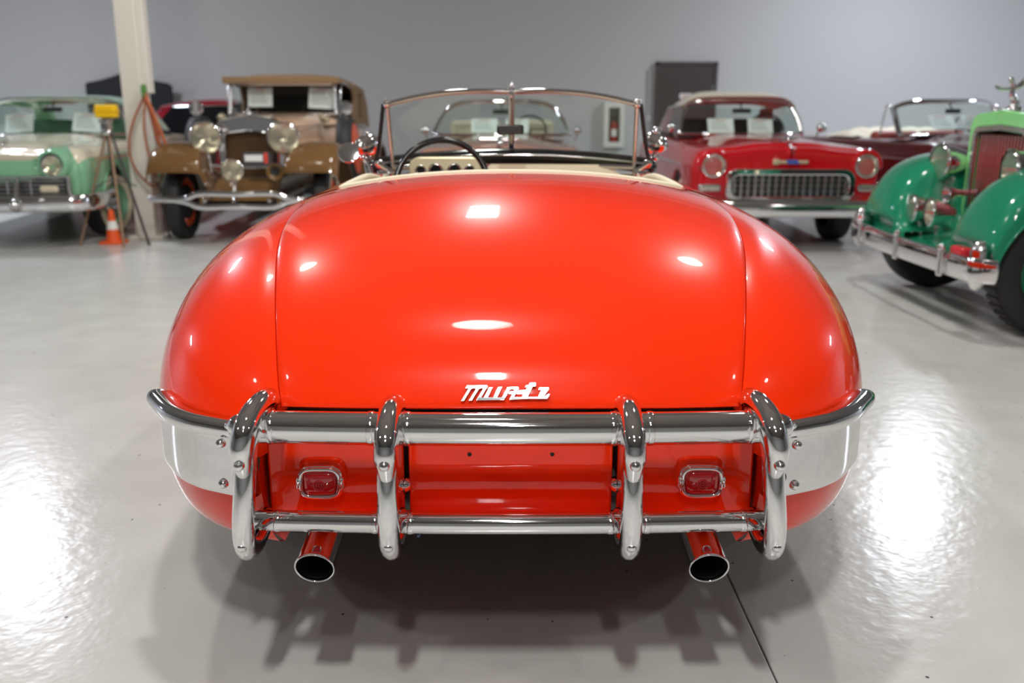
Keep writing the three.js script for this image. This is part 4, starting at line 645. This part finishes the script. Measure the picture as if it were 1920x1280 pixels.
    drumLamp(t, [s * 0.37, 0.985, 0.20], 0.145, 0.19, s * 0.03, 'headlamp', M.chrome, 'large chrome headlamp');
    part('headlamp_post', merge([line2([s * 0.375, 0.83, 0.14], [s * 0.375, 0.66, 0.1], 0.022), line2([s * 0.375, 0.72, 0.12], [0, 0.7, 0.1], 0.016)]), M.chrome, t);
    const sp = lathe([[0, 0.09], [0.30, 0.09], [0.34, 0.07], [0.365, 0], [0.34, -0.07], [0.26, -0.09]], 40, 'x').rotateZ(s * 0.06).translate(s * 0.80, 0.83, -0.98);
    const spare = part('spare_wheel', sp, M.rubber, t, 'side-mounted spare wheel'); part('spare_rim', lathe([[0.0, s * 0.1], [0.1, s * 0.12], [0.2, s * 0.09], [0.25, s * 0.1], [0.27, s * 0.09]], 32, 'x').rotateZ(s * 0.06).translate(s * 0.80, 0.83, -0.98), M.orange, spare);
    part('spare_mirror', merge([lathe([[0, -0.03], [0.05, -0.02], [0.075, 0], [0.07, 0.012], [0, 0.012]], 28, 'z').translate(s * 0.80, 1.26, -0.95), line2([s * 0.80, 1.18, -0.98], [s * 0.80, 1.25, -0.96], 0.012)]), M.chrome, spare);
    drumLamp(t, [s * 0.55, 1.16, -1.02], 0.05, 0.09, 0, 'cowl_lamp');
    part('frame_horn', sweep([[s * 0.30, 0.42, -0.9], [s * 0.30, 0.42, 0.1], [s * 0.33, 0.45, 0.35], [s * 0.36, 0.42, 0.5]], [0.045, 0.03], { n: 24, m: 10 }), brown, t);
  }
  part('front_apron', grid(16, 10, (u, v) => { const x = lerp(-0.31, 0.31, u); return V(x, lerp(0.60, 0.41, v), lerp(0.06, 0.44, v ** 0.8)); }), brown, t);
  part('front_axle', merge([line2([-0.68, 0.34, 0], [0.68, 0.34, 0], 0.035), box(0.6, 0.08, 0.9, 0.03, [0, 0.36, -0.5])]), M.dark, t);
  const bz = 0.62;
  const bl = (ys) => [[-0.84, 0.435, bz - 0.09], [-0.60, 0.435, bz - 0.02], [-0.46, lerp(0.435, ys, 0.35), bz], [-0.36, ys, bz + 0.01], [0, ys, bz + 0.02], [0.36, ys, bz + 0.01], [0.46, lerp(0.435, ys, 0.35), bz], [0.60, 0.435, bz - 0.02], [0.84, 0.435, bz - 0.09]];
  part('front_bumper', merge([sweep(bl(0.49), [0.026, 0.012], { n: 70, m: 12 }), sweep(bl(0.375), [0.026, 0.012], { n: 70, m: 12 }), line2([-0.3, 0.43, 0.4], [-0.3, 0.43, bz], 0.02), line2([0.3, 0.43, 0.4], [0.3, 0.43, bz], 0.02)]), M.chrome, t, 'twin-blade chrome bumper');
  drumLamp(t, [-0.05, 0.70, 0.52], 0.10, 0.13, 0, 'fog_lamp', M.chrome, 'single centre fog lamp'); part('fog_lamp_post', line2([-0.04, 0.60, 0.48], [-0.04, 0.42, 0.58], 0.014), M.chrome, t);
  const horn = part('horn', lathe([[0.028, -0.3], [0.03, -0.12], [0.045, -0.03], [0.075, 0.01], [0.08, 0.015], [0.05, 0.0], [0.025, -0.05], [0, -0.06]], 28, 'z').translate(0.315, 0.68, 0.4), brown, t, 'brown trumpet horn'); part('horn_throat', lathe([[0, -0.02], [0.042, -0.012]], 24, 'z').translate(0.315, 0.68, 0.405), M.black, horn);
  const lp = part('licence_plate', box(0.27, 0.13, 0.012, 0.006, [0.13, 0.79, 0.30]), std(lin(0.05, 0.05, 0.06), 0.5), t, 'dark plate with a white and red strip'); part('plate_strip', box(0.17, 0.06, 0.006, 0.002, [0.10, 0.80, 0.308]), M.white, lp); part('plate_mark', box(0.035, 0.1, 0.006, 0.002, [0.215, 0.80, 0.308]), std(lin(0.7, 0.06, 0.03), 0.5), lp);
}
// green classic standing crosswise on the right
{
  const lug = box(0.13, 0.014, 0.030, 0.004), green = paint(lin(0.010, 0.20, 0.105)), lime = paint(lin(0.22, 0.60, 0.22)), wine = std(lin(0.22, 0.012, 0.02), 0.22, 0.4);
  const t = thing('vintage_car', 'emerald green vintage car with a lime radiator shell and red grille bars', 'car', [3.10, 0, -5.78], -Math.PI / 2);
  const sh = radiatorShape(0.74, 0.68, 0.03, 0.10); sh.holes.push(radiatorPath(0.665, 0.615, 0.02, 0.07));
  part('radiator_shell', extrude(sh, 0.16, 0.009, [0, 0.53, -0.1], 3), lime, t, 'lime radiator shell');
  part('shell_trim', extrude(ringShape(radiatorShape(0.65, 0.60, 0.02, 0.07), { getPoints: () => radiatorShape(0.615, 0.575, 0.02, 0.06).getPoints(8) }), 0.02, 0.006, [0, 0.535, 0.05]), M.chromeSoft, t);
  const rc = part('radiator_core', extrude(radiatorShape(0.645, 0.60, 0.02, 0.06), 0.02, 0, [0, 0.535, -0.06]), M.dark, t);
  for (let i = -8; i <= 8; i++) part('grille_bar', merge([box(0.024, 0.55, 0.03, 0.008, [i * 0.0365, 0.825, 0.02])]), i % 2 ? wine : std(lin(0.35, 0.02, 0.03), 0.15, 0.6), rc);
  for (let i = -8; i <= 7; i++) part('grille_bead', line2([i * 0.0365 + 0.018, 0.56, 0.035], [i * 0.0365 + 0.018, 1.09, 0.035], 0.005, { m: 6 }), M.chrome, rc);
  part('hood', hoodLoft([[0.04, 0.37, 0.6, 1.10, 1.235], [-0.6, 0.42, 0.6, 1.13, 1.25], [-1.3, 0.52, 0.6, 1.15, 1.27]]), lime, t, 'lime bonnet');
  part('body', merge([hoodLoft([[-1.3, 0.52, 0.45, 1.15, 1.27], [-1.9, 0.68, 0.42, 1.12, 1.2], [-3.2, 0.72, 0.42, 1.10, 1.14], [-4.0, 0.55, 0.5, 0.95, 1.0]])]), green, t);
  const gw = part('windscreen_frame', merge([line2([-0.58, 1.22, -1.5], [-0.56, 1.58, -1.62], 0.016), line2([0.58, 1.22, -1.5], [0.56, 1.58, -1.62], 0.016), line2([-0.57, 1.58, -1.62], [0.57, 1.58, -1.62], 0.016), line2([-0.58, 1.24, -1.5], [0.58, 1.24, -1.5], 0.014)]), M.chrome, t);
  part('windscreen_glass', grid(2, 2, (u, v) => V(lerp(-0.57, 0.57, u), lerp(1.24, 1.58, v), lerp(-1.5, -1.62, v))), M.glass, gw);
  part('seat_back', box(1.15, 0.4, 0.16, 0.07, [0, 1.2, -2.6]), std(lin(0.3, 0.2, 0.12), 0.6), t);
  part('cap_base', lathe([[0.05, 0], [0.048, 0.015], [0.03, 0.025], [0.026, 0.05], [0.034, 0.056], [0, 0.062]], 20).translate(0, 1.245, 0), M.chrome, t);
  part('hood_ornament', merge([sweep([[0, 1.30, 0.0], [0, 1.34, 0.025], [0, 1.385, 0.02], [0, 1.41, 0.03]], (q) => 0.02 - 0.006 * q, { n: 14 }), ball(0.017, [0, 1.425, 0.04]), ...[-1, 1].map((s) => sweep([[s * 0.01, 1.37, 0.01], [s * 0.03, 1.42, -0.05], [s * 0.035, 1.50, -0.10]], (q) => [0.022 * (1 - 0.75 * q), 0.008], { n: 12 })), sweep([[0, 1.375, 0.03], [0, 1.37, 0.09], [0, 1.385, 0.13]], 0.009, { n: 10 })]), M.chrome, t, 'chrome winged figure on the radiator cap');
  for (const s of [-1, 1]) {
    fenderSkin(s, [[0.50, 0.42], [0.49, 0.52], [0.43, 0.66], [0.31, 0.80], [0.10, 0.875], [-0.15, 0.84], [-0.45, 0.66], [-0.8, 0.42], [-1.2, 0.30]], (u) => lerp(0.42, 0.50, u), (u) => 0.955, (u) => 0.085 * Math.sin(Math.PI * clamp(0.12 + u * 0.85)), (u) => 0.07 + 0.05 * Math.sin(Math.PI * u), t, green, 'front_fender', [0.27, 0.46, 0.85]);
    const fw = spokeWheel(t, [s * 0.76, 0.37, 0.05], 0.37, 0.19, green, 0.23, s, false);
    if (s > 0) for (let i = 0; i < 44; i++) { const a = i / 44 * Math.PI * 2, l = part('tread_block', lug, M.rubber, fw); l.position.set(s * 0.76, 0.37 + Math.cos(a) * 0.371, 0.05 + Math.sin(a) * 0.371); l.rotation.set(a, 0, 0); } spokeWheel(t, [s * 0.74, 0.37, -3.2], 0.37, 0.19, green, 0.23, s, false);
    drumLamp(t, [s * 0.445, 0.905, 0.20], 0.118, 0.25, -s * 0.1, 'headlamp', M.chrome, 'large chrome bullet headlamp');
    part('headlamp_post', line2([s * 0.445, 0.79, 0.12], [s * 0.445, 0.62, 0.08], 0.025), M.chrome, t);
    part('running_board', box(0.28, 0.03, 1.5, 0.012, [s * 0.8, 0.30, -1.9]), M.dark, t);
    fenderSkin(s, [[-2.4, 0.3], [-2.65, 0.6], [-3.0, 0.83], [-3.35, 0.86], [-3.75, 0.6], [-3.95, 0.36]], () => 0.55, () => 0.95, () => 0.06, () => 0.08, t, green, 'rear_fender');
    if (s > 0) part('turn_lamp', box(0.15, 0.06, 0.07, 0.018, [0.72, 0.475, 0.575]), std(lin(0.5, 0.02, 0.03), 0.15), t);
  }
  for (const x of [-0.33, -0.075]) { drumLamp(t, [x, 0.605, 0.40], 0.092, 0.15, -0.12, 'driving_lamp', M.chrome, 'chrome driving lamp'); part('driving_lamp_post', line2([x, 0.52, 0.36], [x, 0.42, 0.34], 0.016), M.chrome, t); }
  part('front_apron', grid(16, 8, (u, v) => { const x = lerp(-0.44, 0.44, u); return V(x, lerp(0.50, 0.40, v), lerp(0.02, 0.50, v)); }), green, t);
  part('horn', lathe([[0.02, -0.2], [0.025, -0.06], [0.06, 0.0], [0.065, 0.004], [0.03, -0.03], [0, -0.04]], 24, 'z').translate(-0.22, 0.72, 0.25), M.chrome, t, 'small chrome trumpet horn');
  part('front_axle', merge([line2([-0.7, 0.34, 0.05], [0.7, 0.34, 0.05], 0.035), box(0.6, 0.08, 0.9, 0.03, [0, 0.36, -0.5])]), M.dark, t);
  const bump = part('front_bumper', sweep([[-0.97, 0.40, 0.50], [-0.9, 0.40, 0.585], [-0.5, 0.40, 0.62], [0, 0.40, 0.63], [0.5, 0.40, 0.62], [0.9, 0.40, 0.585], [0.97, 0.40, 0.50]], [0.068, 0.014], { n: 70, m: 14 }), M.chrome, t, 'single chrome bumper blade');
  for (const x of [-0.62, 0.0, 0.62]) part('bumper_clamp', merge([box(0.045, 0.16, 0.03, 0.012, [x, 0.40, 0.64]), ball(0.022, [x, 0.485, 0.64])]), M.chrome, bump);
  for (const s of [-1, 1]) part('bumper_guard', merge([lathe([[0, 0.14], [0.03, 0.13], [0.055, 0.08], [0.055, -0.08], [0.03, -0.13], [0, -0.14]], 24).translate(s * 0.86, 0.42, 0.54)]), M.chrome, bump);
}

// ---------- display cards ----------
signCard(34, 231, -10.15, 0.29, 0.22, 0.5, 0.12, 'white printed card in the mint sedan windscreen, on the passenger side', undefined, 0.06);
signCard(160, 230, -10.15, 0.30, 0.22, 0.5, 0.12, 'white printed card in the mint sedan windscreen, behind the steering wheel', undefined, -0.06);
signCard(487, 182, -10.72, 0.28, 0.22, 0.18, 0, 'white printed card in the tan cabriolet windscreen, square to the glass');
signCard(601, 184, -10.72, 0.29, 0.235, 0.18, 0, 'white printed card in the tan cabriolet windscreen, tilted, before the steering wheel', undefined, -0.05);
signCard(908, 236, -10.62, 0.30, 0.20, 0.7, 0, 'white printed card in the bronze convertible windscreen, on the passenger side');
signCard(970, 236, -10.62, 0.26, 0.20, 0.7, 0, 'white printed card in the bronze convertible windscreen, by its steering wheel');
signCard(1353, 236, -10.08, 0.28, 0.18, 0.6, -0.02, 'white printed card with a pink heading in the red coupe windscreen, on the passenger side');
signCard(1427, 237, -10.08, 0.27, 0.18, 0.6, -0.02, 'white printed card in the red coupe windscreen, by its steering wheel', undefined, -0.04);
signCard(1774, 229, -10.85, 0.32, 0.20, 0.7, 0.2, 'white printed card in the maroon convertible windscreen, on the passenger side');
signCard(1832, 230, -10.75, 0.30, 0.20, 0.7, 0.2, 'white printed card in the maroon convertible windscreen, by its steering wheel', undefined, -0.04);

// ---------- pillar, hoses, tripod, cone, backdrop ----------
{
  const white = std(lin(0.68, 0.66, 0.60), 0.5), P = V(-3.64, 0, -9.15);
  const p = struct('pillar', box(0.20, CEIL, 0.20, 0.012, [P.x - 0.02, CEIL / 2, P.z]), white);
  part('pillar_base', box(0.34, 0.03, 0.34, 0.008, [P.x, 0.015, P.z]), white, p);
  part('cover_strip', box(0.07, 3.9, 0.12, 0.01, [P.x + 0.115, CEIL - 1.95, P.z + 0.02]), white, p);
  const h = thing('air_hose', 'brown-orange hose hung in loops on the white pillar', 'hose', [P.x + 0.13, 1.36, P.z + 0.17]);
  const hose = std(lin(0.30, 0.085, 0.03), 0.5);
  part('hose_loop', sweep([[0, 0.02, 0], [-0.14, -0.25, 0.02], [-0.19, -0.5, 0.03], [-0.12, -0.72, 0.03], [0.02, -0.84, 0.02], [0.1, -0.72, 0.0], [0.06, -0.3, 0.0], [0.0, 0.02, 0]], 0.0125, { n: 80, m: 8 }), hose, h);
  part('hose_loop', sweep([[0, 0.03, 0.01], [0.06, -0.1, 0.03], [0.14, -0.35, 0.03], [0.2, -0.62, 0.0], [0.17, -0.72, -0.01], [0.12, -0.55, 0.0], [0.06, -0.2, 0.0], [0.01, 0.03, 0]], 0.016, { n: 70, m: 8 }), std(lin(0.42, 0.10, 0.03), 0.5), h);
  part('hose_loop', sweep([[0.01, 0.02, 0.02], [-0.02, -0.3, 0.04], [0.01, -0.62, 0.04], [0.05, -0.75, 0.03]], 0.012, { n: 50, m: 8 }), hose, h);
  part('hose_tail', sweep([[0.04, -0.8, 0.02], [0.1, -0.95, 0.03], [0.09, -1.15, 0.02], [0.12, -1.34, 0.02]], 0.010, { n: 50, m: 8 }), std(lin(0.06, 0.04, 0.035), 0.5), h);
  part('hook', merge([line2([-0.02, 0.05, -0.09], [0.0, 0.02, 0.05], 0.014), box(0.05, 0.12, 0.04, 0.015, [-0.005, 0.06, 0.0])]), std(lin(0.08, 0.22, 0.05), 0.5), h, 'green hook');
}
{
  const c = onPlaneZ(214, 455, -8.72);
  const t = thing('traffic_cone', 'small orange traffic cone with a white band beside the mint sedan', 'cone', [c.x, 0, -8.72]);
  const o = std(lin(0.80, 0.10, 0.015), 0.45);
  part('cone_body', lathe([[0.075, 0.02], [0.07, 0.03], [0.045, 0.17], [0.022, 0.318], [0.018, 0.325], [0.012, 0.325], [0.01, 0.30]], 32), o, t);
  part('reflective_band', lathe([[0.0535, 0.135], [0.054, 0.136], [0.0385, 0.215], [0.038, 0.216]].map(([a, b]) => [a - 0.0005, b]), 32), M.white, t);
  part('cone_base', extrude(roundRect(0.21, 0.21, 0.03), 0.012, 0.005).rotateX(-Math.PI / 2).translate(0, 0.005, 0), o, t);
}
{
  const at = [-3.80, 0, -8.72], t = thing('tripod_stand', 'thin metal tripod stand with a splayed leg beside the orange cone', 'tripod', at);
  const leg = (a, b, mat, r) => part('leg', line2(a, b, r), mat, t), dk = std(lin(0.03, 0.028, 0.026), 0.4), br = std(lin(0.30, 0.19, 0.12), 0.4, 0.5);
  leg([0, 1.05, 0], [-0.27, 0.006, 0.22], br, 0.012); leg([0.02, 1.05, 0], [0.17, 0.006, 0.28], br, 0.012); leg([0.04, 1.05, 0], [0.36, 0.006, 0.16], dk, 0.013);
  part('centre_column', line2([0.01, 0.55, 0.0], [0.01, 1.14, 0], 0.014), dk, t);
  part('brace', merge([line2([0.01, 0.62, 0], [-0.13, 0.53, 0.11], 0.006), line2([0.01, 0.62, 0], [0.10, 0.53, 0.13], 0.006), line2([0.01, 0.62, 0], [0.25, 0.55, 0.06], 0.006)]), dk, t);
  part('tripod_head', merge([box(0.09, 0.08, 0.08, 0.02, [0.0, 1.09, 0]), ball(0.035, [0.02, 1.04, 0.03]), box(0.1, 0.03, 0.1, 0.01, [0.0, 1.145, 0])]), M.chromeSoft, t);
  const y = thing('instrument_box', 'small bright yellow box resting on the tripod head', 'instrument', [at[0] + 0.02, 1.165, at[2]]);
  part('box_body', merge([box(0.19, 0.12, 0.11, 0.02, [0, 0.068, 0])]), std(lin(0.85, 0.52, 0.0), 0.45), y);
  part('box_strap', box(0.2, 0.018, 0.12, 0.006, [0, 0.066, 0]), std(lin(0.72, 0.42, 0.0), 0.5), y);
  part('box_foot', box(0.08, 0.012, 0.08, 0.004, [0, 0.005, 0]), M.dark, y);
}
{
  const a = onPlaneZ(163, 156, -15.75), b = onPlaneZ(321, 158, -15.75), m = onPlaneZ(238, 137, -15.75), cx = (a.x + b.x) / 2;
  const t = thing('fabric_screen', 'black fabric screen with a peaked top standing against the grey wall', 'screen', [cx, 0, -15.75]);
  const s = new THREE.Shape(), L = a.x - cx, R = b.x - cx; s.moveTo(L, 0.05); s.lineTo(R, 0.05); s.lineTo(R, b.y); s.quadraticCurveTo((m.x - cx) * 0.5 + R * 0.5, b.y + 0.05, m.x - cx + 0.05, m.y); s.lineTo(m.x - cx - 0.05, m.y); s.quadraticCurveTo((m.x - cx) * 0.5 + L * 0.5, a.y + 0.05, L, a.y); s.lineTo(L, 0.05);
  part('fabric', extrude(s, 0.04, 0.008), std(lin(0.016, 0.018, 0.021), 0.85), t);
  for (const [x, y] of [[L, a.y], [R, b.y]]) part('frame_post', line2([x, 0, 0.02], [x, y, 0.02], 0.02), M.dark, t);
  for (const [x, y] of [[L, a.y], [R, b.y]]) part('corner_cap', ball(0.03, [x, y, 0.02]), M.alu, t);
}

scene.traverse((o) => { if (o.isMesh) { o.castShadow = true; o.receiveShadow = true; } });
renderer.render(scene, camera);
